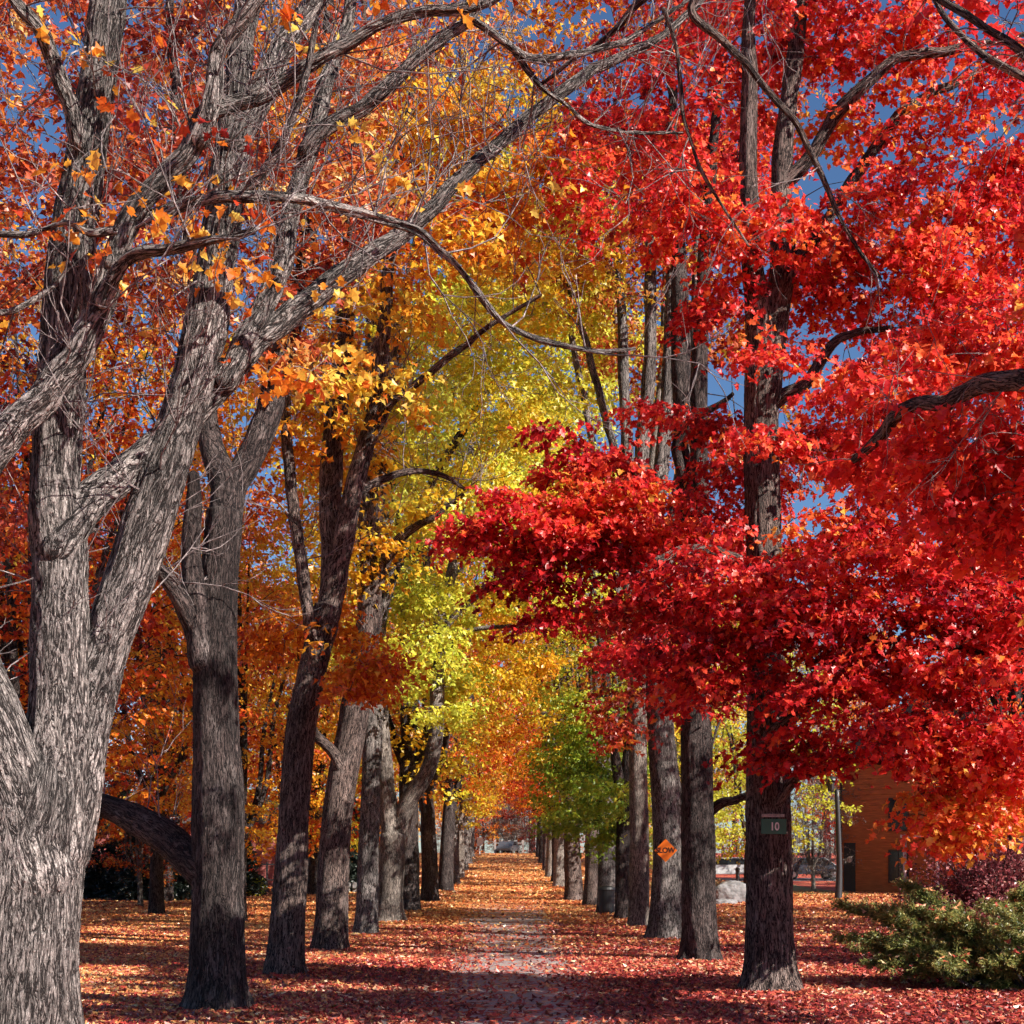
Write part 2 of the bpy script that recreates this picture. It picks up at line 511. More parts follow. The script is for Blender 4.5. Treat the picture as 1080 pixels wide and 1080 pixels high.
def photo_tree(Y, trunk, limbs, masses, pal, label, bark, seed, k=70, size=.11, shape=STAR, R=.55, group=None,
               hi=0, flare=.35, rough=.012, twig=None, twig_r=.012, tilt=.75, tj=.11, name='maple_tree', skip=0, cs=1.0, ls=1.0):
    """trunk: [(x,y,r px)]; limbs: list of (pts, (dy0,dy1))"""
    rg = np.random.default_rng(seed)
    tl = line(trunk, Y)
    base = tl[0, :3].copy()
    gz = float(ground_z(Y))
    base[2] = gz
    tl[0, 2] = gz - .08
    root = empty(name, base, label, 'tree', group)
    n = hi or 28
    A = Acc()
    tube(A, catmull(tl, .03 if hi else .12), n, rough if hi else rough * .7, flare, .07, seed)
    link('trunk', acc_mesh('trunk', A, base), bark, root)
    nodes = [catmull(tl, .35)[int(len(catmull(tl, .35)) * .4):]]
    cats = []
    for i, (pts, dy) in enumerate(limbs):
        ll = line(pts, Y, dy)
        ll[:, 3] *= ls
        dr = ll[1, :3] - ll[0, :3]; dr /= np.linalg.norm(dr); r0 = ll[0, 3]
        cap = [np.r_[ll[0, :3] - dr * r0 * q, r0 * w] for q, w in ((1.0, .15), (.85, .5), (.5, .84))]
        A = Acc()
        nn = max(8, int(n * .6)) if hi else 14
        cl0 = catmull(ll, .04 if hi else .15)
        sl = np.concatenate([[0], np.cumsum(np.linalg.norm(np.diff(cl0[:, :3], axis=0), axis=1))])
        w8 = np.clip(sl / .5, 0, 1) * np.minimum(cl0[:, 3] * .7, .03) * np.clip(1.5 - cl0[:, 3] / .10, .15, 1)
        for ax_ in range(3):
            cl0[:, ax_] += w8 * 2.4 * (vnoise(np.stack([sl * 1.9 + ax_ * 37 + i * 11, sl * 0 + seed, sl * 0], -1)) - .5 + .4 * (vnoise(np.stack([sl * 5.5 + ax_ * 17 + i * 7, sl * 0 + seed, sl * 0], -1)) - .5))
        cl0[:, 3] *= 1 + .14 * (vnoise(np.stack([sl * 2.6 + i * 5, sl * 0 + seed, sl * 0 + 9], -1)) - .5)
        tube(A, np.vstack([cap, cl0]), nn, rough * .6 if hi else rough * .3, 0, .06, seed * 5 + i)
        link('limb', acc_mesh('limb', A, base), bark, root)
        cl = catmull(ll, .3)
        cats.append(cl)
        nodes.append(cl[int(len(cl) * .2):] if skip == 0 else cl[int(len(cl) * skip):])
    masses = [(c_, r_, max(1, int(round(n_ * cs))), t_, s_) for c_, r_, n_, t_, s_ in masses]
    C, T = mass_sprays(masses, rg)
    nodes = np.vstack(nodes)
    br = connect(nodes, C, rg, twig_r)
    A = Acc()
    for i, b in enumerate(br): tube(A, b, 5, seed=i)
    if twig:
        for i, b in enumerate(bare_twigs(cats, rg, *twig)): tube(A, b, 4, seed=i)
    ax = base[:2]
    O = unit(np.hstack([C[:, :2] - ax, np.zeros((len(C), 1))]) + 1e-6)
    Rr = R * rg.uniform(.7, 1.3, len(C))
    V, Fc, tone = spray_leaves(C, O, Rr, T, k, size, shape, rg, tilt=tilt, tj=tj)
    link('crown', crown_mesh('crown', A, V, Fc, tone, base), (leaf_mat(pal), TWIG if twig else bark), root)
    return root


LEFT = 'maples along the left side of the avenue'
RIGHT = 'maples along the right side of the avenue'

# ---- left row -----------------------------------------------------
Y0 = 10.0
limbs = [
    # two main stems and the left one
    ([(52, 900, 44), (60, 820, 40), (64, 700, 35), (64, 600, 33), (61, 488, 29), (72, 300, 27), (94, 148, 24), (113, 0, 20), (125, -150, 15), (130, -300, 8)], (0, 0)),
    ([(60, 900, 40), (80, 800, 34), (102, 715, 30), (140, 600, 29), (177, 488, 28), (210, 377, 26), (231, 259, 22), (246, 130, 18), (258, 0, 13), (262, -150, 9), (262, -300, 4)], (.1, .5)),
    ([(248, 150, 15), (272, 104, 15), (300, 50, 14), (350, -20, 12), (420, -130, 7)], (.3, .9)),
    ([(30, 930, 55), (10, 830, 46), (-20, 740, 40), (-55, 640, 35), (-80, 480, 30), (-100, 300, 24), (-130, 60, 14)], (-.1, -.5)),
    ([(62, 580, 24), (90, 533, 21), (130, 499, 18.5), (178, 462, 17), (222, 418, 16), (259, 373, 15.5), (296, 340, 14.5), (340, 304, 12.5), (386, 272, 11), (433, 241, 9.5), (507, 174, 8.2), (562, 122, 7.2), (618, 81, 6), (647, 67, 5), (720, 20, 3.5), (790, -60, 2)], (-.08, 1.8)),
    ([(-66, 560, 26), (0, 466, 20), (48, 418, 18), (85, 362, 16), (112, 305, 14.5), (137, 232, 13.5), (167, 193, 13), (198, 168, 12), (211, 146, 12.5), (226, 118, 10.5), (278, 96, 9), (333, 70, 7.5), (400, 32, 6.5), (440, 18, 6), (495, 8, 5.5), (560, -20, 3)], (-.5, -.4)),
    ([(118, 280, 10), (128, 248, 9), (159, 230, 8), (215, 213, 7), (259, 211, 6.6), (315, 209, 6.2), (352, 218, 5.6), (400, 231, 5.2), (440, 243, 4.8), (462, 262, 4.4), (488, 289, 4), (518, 326, 3.6), (547, 350, 3.2), (581, 363, 2.6), (629, 372, 2), (670, 368, 1.4)], (-.5, .2)),
    ([(108, 318, 9), (125, 285, 8.5), (148, 267, 7.5), (185, 263, 6.5), (222, 252, 5.5), (270, 243, 4)], (-.6, -1.0)),
    ([(211, 148, 11), (222, 110, 10.5), (234, 52, 9.5), (262, 8, 8.5), (290, -60, 6)], (-.5, -.7)),
    ([(252, 207, 6), (280, 180, 5.4), (295, 160, 5), (307, 137, 4.4), (326, 74, 3.4), (335, 20, 2.4)], (-.3, -.6)),
    ([(238, 400, 14), (258, 366, 13.5), (278, 330, 13), (296, 281, 12), (311, 207, 11), (333, 141, 10), (352, 70, 8.5), (370, 0, 7), (392, -110, 4)], (.35, 1.2)),
    ([(322, 160, 9), (334, 143, 9), (363, 118, 8.5), (414, 81, 8), (462, 41, 7), (499, 7, 6), (540, -40, 4)], (.7, .5)),
    ([(490, 14, 5), (512, 30, 4.6), (540, 49, 4.4), (575, 60, 4), (640, 52, 3.4), (690, 25, 2.6), (740, -10, 1.6)], (.5, .8)),
    ([(540, 49, 3.6), (556, 74, 3.2), (577, 95, 2.8), (599, 111, 2.4), (621, 128, 2.2), (666, 139, 1.4), (720, 140, 1)], (.6, 1.2)),
    ([(82, 150, 10), (74, 115, 9.5), (56, 70, 8.6), (41, 37, 8), (15, 0, 7), (-20, -60, 5)], (-.2, -.6)),
    ([(58, 300, 3.6), (30, 320, 3.2), (0, 330, 3), (-40, 320, 2)], (-.4, -.6)),
    ([(120, 243, 5), (95, 246, 4), (70, 235, 3.4), (30, 246, 3), (-20, 244, 2)], (-.6, -.7)),
]
masses = (boxm(0, 0, 180, 330, 9, 11.5, 7, .5, 2, .55, .2, 1) + boxm(200, 60, 440, 300, 9.2, 11.5, 8, .45, 2, .66, .18, 2)
          + [pm(330, 392, 10.6, .32, .12, 6, .70, .12), pm(265, 385, 10.4, .3, .12, 3, .68), pm(365, 378, 10.8, .25, .1, 3, .75), pm(95, 250, 9.6, .4, .3, 4, .5)]
          + boxm(-200, -200, 500, -20, 8.5, 12, 20, .7, 4, .6, .15, 3) + boxm(420, 40, 650, 260, 9.8, 12, 3, .4, 1, .8, .14, 4)
          + boxm(-260, 0, -20, 500, 8.5, 11, 8, .6, 4, .55, .14, 5))
photo_tree(Y0, [(-2, 1165, 92), (0, 1100, 81), (7, 1000, 74), (18, 900, 69), (34, 835, 58), (44, 790, 34)], limbs, masses, 'orange',
           'huge grey forked maple with long arching limbs, nearest trunk on the left', BARK_GREY, 3, k=10, size=.088, shape=MAPLE, R=.38, ls=.88,
           group=LEFT, hi=150, flare=.25, rough=.045, twig=(4.6, 1.15, .0075, 2, .5), twig_r=.006, tilt=.8, tj=.18)

limbs = [
    ([(236, 560, 19), (238, 515, 17), (226, 480, 13), (218, 445, 12), (214, 400, 10), (205, 300, 8), (190, 160, 6), (180, 0, 4)], (0, .5)),
    ([(238, 545, 18), (246, 512, 16), (260, 490, 14.5), (278, 451, 13.5), (293, 395, 12.5), (307, 345, 11), (322, 270, 9), (335, 180, 7.5), (345, 60, 6), (350, -60, 4)], (.1, .8)),
    ([(214, 700, 14), (207, 640, 12), (201, 595, 10.5), (203, 548, 9), (206, 500, 6)], (-.1, -.4)),
    ([(216, 715, 10), (203, 660, 10), (190, 630, 9.5), (172, 607, 8), (150, 590, 5), (120, 570, 3)], (0, -.8)),
    ([(214, 918, 20), (196, 902, 18.5), (176, 884, 16.5), (150, 868, 15), (128, 857, 14), (100, 848, 12.5), (60, 850, 10), (0, 866, 7)], (.0, 1.2)),
]
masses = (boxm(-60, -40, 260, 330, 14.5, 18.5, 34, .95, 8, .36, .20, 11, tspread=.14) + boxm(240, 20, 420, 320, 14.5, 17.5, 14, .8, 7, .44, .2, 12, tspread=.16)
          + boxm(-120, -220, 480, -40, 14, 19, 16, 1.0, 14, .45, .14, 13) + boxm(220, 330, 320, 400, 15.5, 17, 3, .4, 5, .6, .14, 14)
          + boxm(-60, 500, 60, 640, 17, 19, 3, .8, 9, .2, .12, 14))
photo_tree(15.7, [(226, 1072, 32), (227, 1040, 29), (229, 950, 27), (230, 850, 28), (228, 780, 24), (227, 700, 22), (231, 610, 19), (237, 540, 19)], limbs, masses, 'russet',
           'dark mossy maple with low drooping limb, second trunk on the left', BARK_DARK, 5, k=48, size=.088, shape=STAR, R=.5, group=LEFT,
           hi=72, flare=.5, rough=.026, twig=(2.2, 1.2, .010, 2, .5), twig_r=.009, tj=.18)

limbs = [
    ([(342, 668, 15), (350, 625, 14), (350, 575, 13.5), (348, 525, 13.5), (352, 460, 12.5), (359, 407, 11.5), (365, 330, 10), (372, 230, 8), (380, 100, 5), (384, 0, 3)], (0, .8)),
    ([(346, 645, 14), (356, 600, 13), (366, 547, 12), (375, 508, 11.5), (386, 468, 11), (397, 428, 10), (402, 370, 8.5), (410, 280, 7), (425, 160, 5), (440, 40, 3)], (.1, -.6)),
    ([(388, 470, 7), (398, 452, 6.5), (414, 425, 5.5), (430, 408, 5), (451, 394, 4.4), (488, 368, 3.6), (525, 340, 2.8), (570, 310, 1.8)], (-.2, -.6)),
    ([(334, 700, 9), (327, 650, 7.5), (321, 612, 7.2), (311, 547, 7), (305, 481, 6.4), (303, 414, 5.5), (299, 340, 4.4), (292, 260, 3)], (-.1, -.7)),
    ([(378, 520, 5), (400, 505, 4.4), (430, 498, 3.8), (462, 500, 3), (490, 515, 2)], (.1, 1.0)),
]
masses = (boxm(270, 260, 420, 480, 19.5, 24, 15, .9, 9, .62, .18, 21, tspread=.12) + boxm(300, 0, 560, 260, 18, 23, 22, 1.0, 10, .48, .22, 22, tspread=.16)
          + boxm(180, -60, 360, 200, 20, 25, 10, 1.1, 13, .35, .14, 23) + boxm(240, 640, 350, 720, 20, 22, 4, .6, 9, .26, .14, 24)
          + boxm(320, 640, 400, 760, 20, 21.5, 4, .45, 8, .20, .14, 25) + boxm(250, -260, 560, -20, 18, 24, 10, 1.2, 13, .4, .14, 26))
photo_tree(20.5, [(300, 1034, 20), (302, 990, 18.5), (308, 900, 17), (312, 830, 16), (317, 770, 15.5), (328, 715, 15), (340, 662, 15), (346, 640, 14)], limbs, masses, 'amber',
           'leaning maple splitting into three upright stems, third trunk on the left', BARK_BROWN, 6, k=50, size=.105, shape=STAR, R=.55, group=LEFT, hi=48, rough=.016, tj=.18, ls=.9, twig=(2.2, 1.5, .010, 2, .6), flare=.4)

limbs = [
    ([(389, 665, 13.5), (391, 620, 12.5), (387, 562, 11), (385, 500, 9.5), (390, 400, 8), (396, 280, 6), (400, 160, 4)], (0, .6)),
    ([(391, 640, 10), (402, 600, 8.5), (414, 577, 7.5), (430, 560, 5.5), (455, 545, 4), (490, 520, 2.5)], (.1, -.6)),
    ([(390, 600, 10), (398, 530, 9), (408, 440, 8), (424, 330, 6.5), (445, 220, 4.5), (460, 120, 3)], (.1, .9)),
    ([(362, 818, 8), (352, 795, 6.8), (334, 776, 6), (322, 758, 5), (305, 745, 3)], (-.1, -.8)),
]
masses = (boxm(370, 280, 560, 560, 24, 31, 24, 1.15, 11, .72, .16, 31, tspread=.14) + boxm(380, 60, 600, 320, 24, 30, 20, 1.2, 10, .50, .2, 32, tspread=.18)
          + boxm(330, 480, 420, 660, 25, 28, 6, .8, 10, .25, .12, 33) + boxm(300, 100, 420, 330, 25, 30, 8, 1.2, 12, .35, .12, 34))
photo_tree(26.2, [(348, 1007, 19), (349, 980, 17.5), (354, 880, 16), (361, 820, 16), (372, 760, 15), (381, 710, 14), (389, 660, 13.5), (391, 630, 12.5)], limbs, masses, 'yellow',
           'grey maple with a short side branch low down, fourth trunk on the left', BARK_BROWN, 8, k=46, size=.11, shape=STAR, R=.6, group=LEFT, hi=40, rough=.014, tj=.16, ls=.9, twig=(1.8, 1.8, .012, 2, .6))

limbs = [
    ([(397, 680, 9), (404, 600, 8), (410, 500, 7), (420, 400, 6), (430, 300, 4)], (0, .6)),
    ([(397, 700, 8), (392, 620, 7), (388, 540, 6), (380, 440, 5), (372, 340, 3)], (0, -.8)),
    ([(397, 660, 7), (420, 590, 6), (450, 520, 5), (490, 450, 4), (530, 390, 2.5)], (0, .2)),
]
masses = (boxm(380, 330, 600, 560, 30, 38, 26, 1.3, 12, .78, .15, 41, tspread=.14) + boxm(440, 180, 620, 360, 30, 37, 14, 1.3, 11, .68, .16, 42, tspread=.15)
          + boxm(395, 600, 470, 770, 30, 33, 9, .75, 11, .92, .07, 43))
photo_tree(32, [(386, 990, 13), (387, 960, 12), (390, 860, 10.5), (394, 760, 10), (397, 690, 9.5), (398, 650, 9)], limbs, masses, 'yellow',
           'slim straight grey maple, fifth trunk on the left, under pale green leaves', BARK_GREY, 9, k=44, size=.12, shape=STAR, R=.65, group=LEFT, rough=.012, tj=.12)

limbs = [
    ([(414, 890, 12), (408, 830, 9), (404, 770, 7.5), (400, 700, 6), (396, 600, 4)], (0, .6)),
    ([(418, 890, 11), (431, 845, 9.5), (450, 815, 8.6), (459, 780, 8), (461, 730, 7.6), (463, 686, 7.2), (464, 650, 7), (455, 612, 6), (446, 560, 5), (436, 480, 3)], (.1, -.6)),
    ([(464, 660, 6.5), (470, 630, 6), (476, 605, 5.4), (486, 540, 4.4), (500, 460, 3)], (-.5, .3)),
    ([(464, 668, 4), (480, 648, 3.6), (498, 634, 3), (512, 622, 2)], (-.5, -.9)),
    ([(464, 700, 3), (490, 668, 2.6), (530, 660, 2.2), (560, 662, 1.4)], (-.5, -1.2)),
]
masses = (boxm(420, 420, 620, 640, 37, 46, 26, 1.5, 13, .80, .14, 51, tspread=.12) + boxm(440, 620, 600, 720, 38, 45, 10, 1.1, 12, .35, .12, 52, tspread=.1)
          + boxm(400, 640, 480, 760, 36, 40, 7, .9, 10, .9, .08, 53) + boxm(480, 280, 640, 450, 37, 44, 14, 1.5, 13, .82, .14, 54))
photo_tree(38.5, [(411, 976, 16), (411, 950, 14.5), (413, 910, 14), (415, 880, 13.5)], limbs, masses, 'yellow',
           'pale tan forked maple with a curving right stem, sixth trunk on the left', BARK_PALE, 10, k=42, size=.13, shape=DIAM, R=.7, group=LEFT, rough=.01, tj=.12)

# ---- right row ----------------------------------------------------
# near tree standing just outside the view on the right: its limbs and red sprays reach in
limbs = [
    ([(1262, 640, 22), (1190, 480, 15), (1120, 415, 12), (1080, 403, 11), (1035, 406, 10), (1000, 418, 8.5), (965, 432, 7.6), (930, 456, 7), (900, 485, 4)], (0, 3.0)),
    ([(1262, 500, 16), (1200, 260, 9), (1130, 110, 6), (1080, 55, 4.6), (1040, 30, 4), (1005, 8, 3.6), (960, -20, 3)], (0, .5)),
    ([(1130, 110, 4.5), (1070, 78, 4), (1030, 52, 3.4), (1000, 22, 2.8), (975, -15, 2)], (.3, .8)),
    ([(1262, 300, 14), (1250, 100, 11), (1235, -100, 8), (1220, -300, 5)], (0, .3)),
    ([(1255, 360, 12), (1120, 40, 8), (960, -120, 6), (820, -60, 5), (730, 2, 4.4), (760, 45, 4.0), (800, 84, 3.6), (840, 125, 3.2), (865, 180, 2.8), (885, 225, 2.3), (905, 260, 1.8), (930, 295, 1.2)], (0, 1.2)),
    ([(820, -60, 4.6), (740, -40, 4.2), (680, 0, 3.6), (650, 30, 3), (610, 60, 2), (570, 90, 1.4)], (.8, 1.6)),
    ([(700, 10, 2.6), (716, 60, 2.3), (720, 110, 2), (736, 170, 1.7), (760, 215, 1.2), (790, 260, .9)], (.9, 1.4)),
]
masses = (boxm(1010, 440, 1100, 600, 11, 13, 6, .55, 11, .42, .10, 101, tspread=.05) + boxm(1090, 150, 1330, 650, 9.5, 12.5, 9, .8, 10, .45, .14, 102)
          + boxm(950, 330, 1090, 420, 12.5, 14, 4, .5, 9, .5, .12, 103) + boxm(1050, -100, 1350, 150, 9.5, 12, 5, .8, 8, .5, .14, 104)
            + [pm(940, 480, 13.2, .5, .3, 14, .4)] + boxm(1240, 250, 1600, 620, 10, 13, 20, 1.0, 24, .42, .12, 105))  # last group: sprays out of view, added to shade the foreground
photo_tree(9.5, [(1245, 1180, 48), (1250, 1100, 42), (1256, 900, 36), (1262, 600, 28), (1262, 420, 20)], limbs, masses, 'red',
           'red maple just outside the right edge, its bare twigs and red sprays reaching into view', BARK_BROWN, 21, k=44, size=.095, shape=MAPLE, R=.42,
           group=RIGHT, hi=72, rough=.02, twig=(2.6, .8, .0055, 2, -.25), twig_r=.007, skip=.25, tj=.12)

limbs = [
    ([(802, 420, 17), (800, 340, 14), (792, 260, 11), (789, 148, 9), (790, 60, 7), (794, -60, 5)], (0, -.3)),
    ([(806, 420, 16), (818, 340, 14), (826, 270, 12.5), (824, 190, 11), (831, 110, 9.5), (846, 10, 7.5), (858, -100, 5)], (0, .4)),
    ([(822, 200, 8), (850, 168, 7), (880, 126, 7), (900, 104, 6.6), (930, 76, 6), (954, 59, 5.4), (1000, 53, 4.4), (1060, 40, 3), (1120, 30, 2)], (.2, -.6)),
    ([(812, 430, 8), (828, 416, 7), (854, 400, 6), (880, 366, 5), (905, 350, 4), (940, 345, 2.5)], (.1, -.5)),
    ([(812, 780, 9), (850, 740, 8), (890, 705, 7), (930, 690, 6), (980, 680, 4), (1040, 690, 2.5)], (-.2, -1.8)),
    ([(818, 852, 5), (838, 822, 4.6), (858, 817, 4), (900, 800, 3), (960, 808, 2)], (-.2, -1.0)),
    ([(822, 300, 8), (880, 220, 6), (950, 120, 5), (1045, 70, 3.6), (1090, 60, 2.6)], (.1, .6)),
    ([(812, 620, 8), (770, 590, 6.6), (730, 580, 5), (690, 590, 3.6)], (-.2, -1.2)),
]
masses = [
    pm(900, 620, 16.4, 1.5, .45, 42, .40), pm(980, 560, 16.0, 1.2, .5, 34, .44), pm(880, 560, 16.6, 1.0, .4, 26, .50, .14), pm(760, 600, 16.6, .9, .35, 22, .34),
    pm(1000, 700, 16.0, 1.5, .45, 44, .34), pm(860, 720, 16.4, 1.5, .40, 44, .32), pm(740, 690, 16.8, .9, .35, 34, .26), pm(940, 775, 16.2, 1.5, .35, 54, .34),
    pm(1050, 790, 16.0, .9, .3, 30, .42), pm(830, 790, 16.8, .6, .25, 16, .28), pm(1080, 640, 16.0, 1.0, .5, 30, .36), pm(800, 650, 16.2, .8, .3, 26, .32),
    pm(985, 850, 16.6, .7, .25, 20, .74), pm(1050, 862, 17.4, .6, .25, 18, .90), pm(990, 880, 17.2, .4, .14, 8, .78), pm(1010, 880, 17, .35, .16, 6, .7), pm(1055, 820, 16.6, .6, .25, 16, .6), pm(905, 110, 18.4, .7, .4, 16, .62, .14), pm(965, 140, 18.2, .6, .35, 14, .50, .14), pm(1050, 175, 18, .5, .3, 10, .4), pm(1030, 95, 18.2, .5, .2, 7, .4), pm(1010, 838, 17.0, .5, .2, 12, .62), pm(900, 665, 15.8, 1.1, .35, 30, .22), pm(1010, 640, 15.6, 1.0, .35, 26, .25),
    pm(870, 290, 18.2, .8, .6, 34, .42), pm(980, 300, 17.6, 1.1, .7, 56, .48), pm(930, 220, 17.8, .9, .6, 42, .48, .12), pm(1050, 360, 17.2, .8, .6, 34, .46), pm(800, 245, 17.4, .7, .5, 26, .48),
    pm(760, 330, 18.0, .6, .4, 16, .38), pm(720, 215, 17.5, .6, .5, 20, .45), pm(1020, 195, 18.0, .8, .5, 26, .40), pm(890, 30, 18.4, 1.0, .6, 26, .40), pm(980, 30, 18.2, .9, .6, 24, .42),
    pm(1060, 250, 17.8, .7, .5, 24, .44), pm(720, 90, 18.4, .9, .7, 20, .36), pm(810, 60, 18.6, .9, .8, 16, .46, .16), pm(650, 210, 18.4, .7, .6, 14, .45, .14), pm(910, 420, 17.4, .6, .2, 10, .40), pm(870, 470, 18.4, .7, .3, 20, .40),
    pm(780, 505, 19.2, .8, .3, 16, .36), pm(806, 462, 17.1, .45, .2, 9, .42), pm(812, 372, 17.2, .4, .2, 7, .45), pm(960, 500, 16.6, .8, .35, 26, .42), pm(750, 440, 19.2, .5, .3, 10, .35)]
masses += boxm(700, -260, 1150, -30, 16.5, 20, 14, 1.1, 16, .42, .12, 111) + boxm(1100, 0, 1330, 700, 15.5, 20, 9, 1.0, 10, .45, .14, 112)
photo_tree(18.0, [(812, 1050, 29), (812, 1015, 26), (811, 930, 23.5), (810, 850, 22.5), (809, 740, 20), (806, 600, 18.5), (803, 500, 18), (803, 400, 17)], limbs, masses, 'red',
           'broad bright red maple, nearest trunk on the right, wearing the green number 10 plate', BARK_BROWN, 22, k=60, size=.088, cs=.80, shape=MAPLE, R=.50, group=RIGHT,
           hi=80, rough=.028, flare=.55, twig_r=.010, tj=.17)

limbs = [
    ([(733, 700, 14), (728, 600, 12), (722, 480, 10.5), (718, 380, 10), (716, 280, 8.5), (710, 160, 6), (706, 20, 4)], (0, .6)),
    ([(735, 690, 12), (739, 560, 10), (737, 440, 9), (740, 330, 8), (748, 200, 6), (760, 60, 4)], (0, -.6)),
    ([(728, 690, 8), (700, 628, 7.5), (676, 606, 6.5), (652, 598, 5.5), (620, 588, 4), (592, 574, 2.8), (550, 560, 1.8)], (-.1, -4.8)),
    ([(746, 858, 6), (760, 848, 5), (776, 845, 4.4), (792, 838, 4), (830, 815, 2.6)], (.2, -.6)),
    ([(720, 500, 6), (712, 470, 4.6), (730, 445, 4.4), (755, 430, 3.6), (772, 415, 2)], (-.1, -.8)),
]
masses = [
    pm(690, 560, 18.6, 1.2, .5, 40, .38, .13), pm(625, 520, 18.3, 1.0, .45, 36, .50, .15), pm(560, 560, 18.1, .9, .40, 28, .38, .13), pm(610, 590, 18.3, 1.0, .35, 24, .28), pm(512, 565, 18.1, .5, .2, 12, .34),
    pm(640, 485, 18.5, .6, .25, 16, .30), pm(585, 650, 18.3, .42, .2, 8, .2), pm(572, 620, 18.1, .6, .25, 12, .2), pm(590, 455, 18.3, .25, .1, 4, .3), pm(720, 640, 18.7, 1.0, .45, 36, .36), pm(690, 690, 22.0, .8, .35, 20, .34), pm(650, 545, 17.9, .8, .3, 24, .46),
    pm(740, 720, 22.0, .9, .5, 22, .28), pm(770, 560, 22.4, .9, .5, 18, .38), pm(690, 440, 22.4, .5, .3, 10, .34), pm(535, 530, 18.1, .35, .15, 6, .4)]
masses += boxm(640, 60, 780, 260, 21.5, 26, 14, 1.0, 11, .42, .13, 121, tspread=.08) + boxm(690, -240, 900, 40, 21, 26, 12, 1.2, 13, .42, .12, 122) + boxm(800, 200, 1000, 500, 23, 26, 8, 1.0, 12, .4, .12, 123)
photo_tree(23.5, [(738, 1018, 21), (738, 1000, 18.5), (737, 940, 17.5), (736, 860, 17), (734, 760, 16), (733, 680, 14)], limbs, masses, 'red',
           'dark trunked red maple with a long spray over the avenue, second trunk on the right', BARK_DARK, 23, k=60, size=.092, cs=.85, shape=MAPLE, R=.50, group=RIGHT,
           hi=56, rough=.024, twig_r=.010, tj=.16, flare=.55)

limbs = [
    ([(694, 720, 13), (690, 640, 11), (690, 560, 9.5), (700, 470, 8), (706, 380, 7), (708, 290, 6), (712, 180, 4)], (0, .6)),
    ([(693, 700, 11), (684, 600, 9), (676, 500, 8), (684, 400, 7), (686, 300, 6), (684, 180, 4)], (0, -.6)),
    ([(692, 660, 9), (668, 560, 7), (660, 450, 6), (656, 340, 5), (650, 240, 3.4)], (0, .8)),
    ([(694, 640, 9), (712, 540, 7.5), (728, 420, 6.5), (734, 320, 5.5), (735, 200, 3.5)], (0, 1.0)),
    ([(662, 520, 5), (648, 478, 4.4), (633, 421, 4), (622, 380, 3.6), (610, 338, 3), (598, 290, 2)], (.4, .3)),
]
masses = (boxm(560, 130, 760, 330, 27, 34, 20, 1.3, 11, .40, .16, 131, tspread=.14) + boxm(600, -80, 800, 140, 27, 34, 14, 1.4, 11, .36, .15, 132, tspread=.1)
          + boxm(640, 640, 710, 770, 28, 31, 7, .7, 9, .3, .12, 133) + boxm(740, 300, 860, 600, 28, 33, 8, 1.2, 9, .4, .14, 134))
photo_tree(30, [(703, 993, 20), (703, 970, 18), (705, 900, 16.5), (703, 840, 16), (698, 780, 14.5), (694, 700, 13)], limbs, masses, 'redolive',
           'many stemmed maple with sunlit flaking bark, trunk carrying the orange SLOW sign', BARK_GREY, 24, k=50, size=.12, shape=STAR, R=.62, group=RIGHT, hi=44, rough=.022, tj=.14)

limbs = [
    ([(673, 700, 8), (677, 600, 7.4), (690, 480, 6.5), (700, 380, 5.5), (703, 270, 4)], (0, .8)),
    ([(673, 690, 7.5), (668, 600, 6.5), (662, 500, 5.6), (656, 380, 4.5), (640, 260, 3)], (0, -.5)),
    ([(673, 660, 6), (646, 560, 5), (622, 450, 4), (600, 340, 3)], (0, -1)),
]
masses = boxm(540, 180, 700, 380, 33, 41, 16, 1.4, 11, .62, .16, 141, tspread=.14) + boxm(640, 300, 770, 520, 34, 40, 6, 1.0, 9, .5, .15, 142) + boxm(660, 640, 740, 760, 34, 38, 5, .8, 9, .4, .14, 143)
photo_tree(35.7, [(673, 981, 12), (674, 960, 11), (674, 880, 10), (673, 800, 9.4), (673, 700, 9)], limbs, masses, 'redolive',
           'slender pale straight maple left of the SLOW sign trunk', BARK_PALE, 25, k=46, size=.125, shape=STAR, R=.66, group=RIGHT, rough=.014, tj=.13)

limbs = [
    ([(658, 850, 7), (664, 780, 6), (668, 700, 5), (672, 600, 4)], (0, .5)),
    ([(657, 850, 6), (648, 790, 5), (640, 720, 4.4), (628, 640, 3.4), (618, 560, 2.4)], (0, -.5)),
]
masses = boxm(590, 760, 665, 880, 39, 43, 14, .85, 12, .42, .14, 151, tspread=.12) + boxm(600, 640, 690, 770, 40, 45, 10, 1.0, 11, .7, .12, 152)
photo_tree(41, [(657, 971, 8.5), (657, 950, 8), (657, 900, 7.5), (658, 840, 7)], limbs, masses, 'green',
           'dark slim maple carrying still green leaves beside the black bin', BARK_DARK, 26, k=46, size=.12, shape=DIAM, R=.6, group=RIGHT, rough=.01, tj=.12)

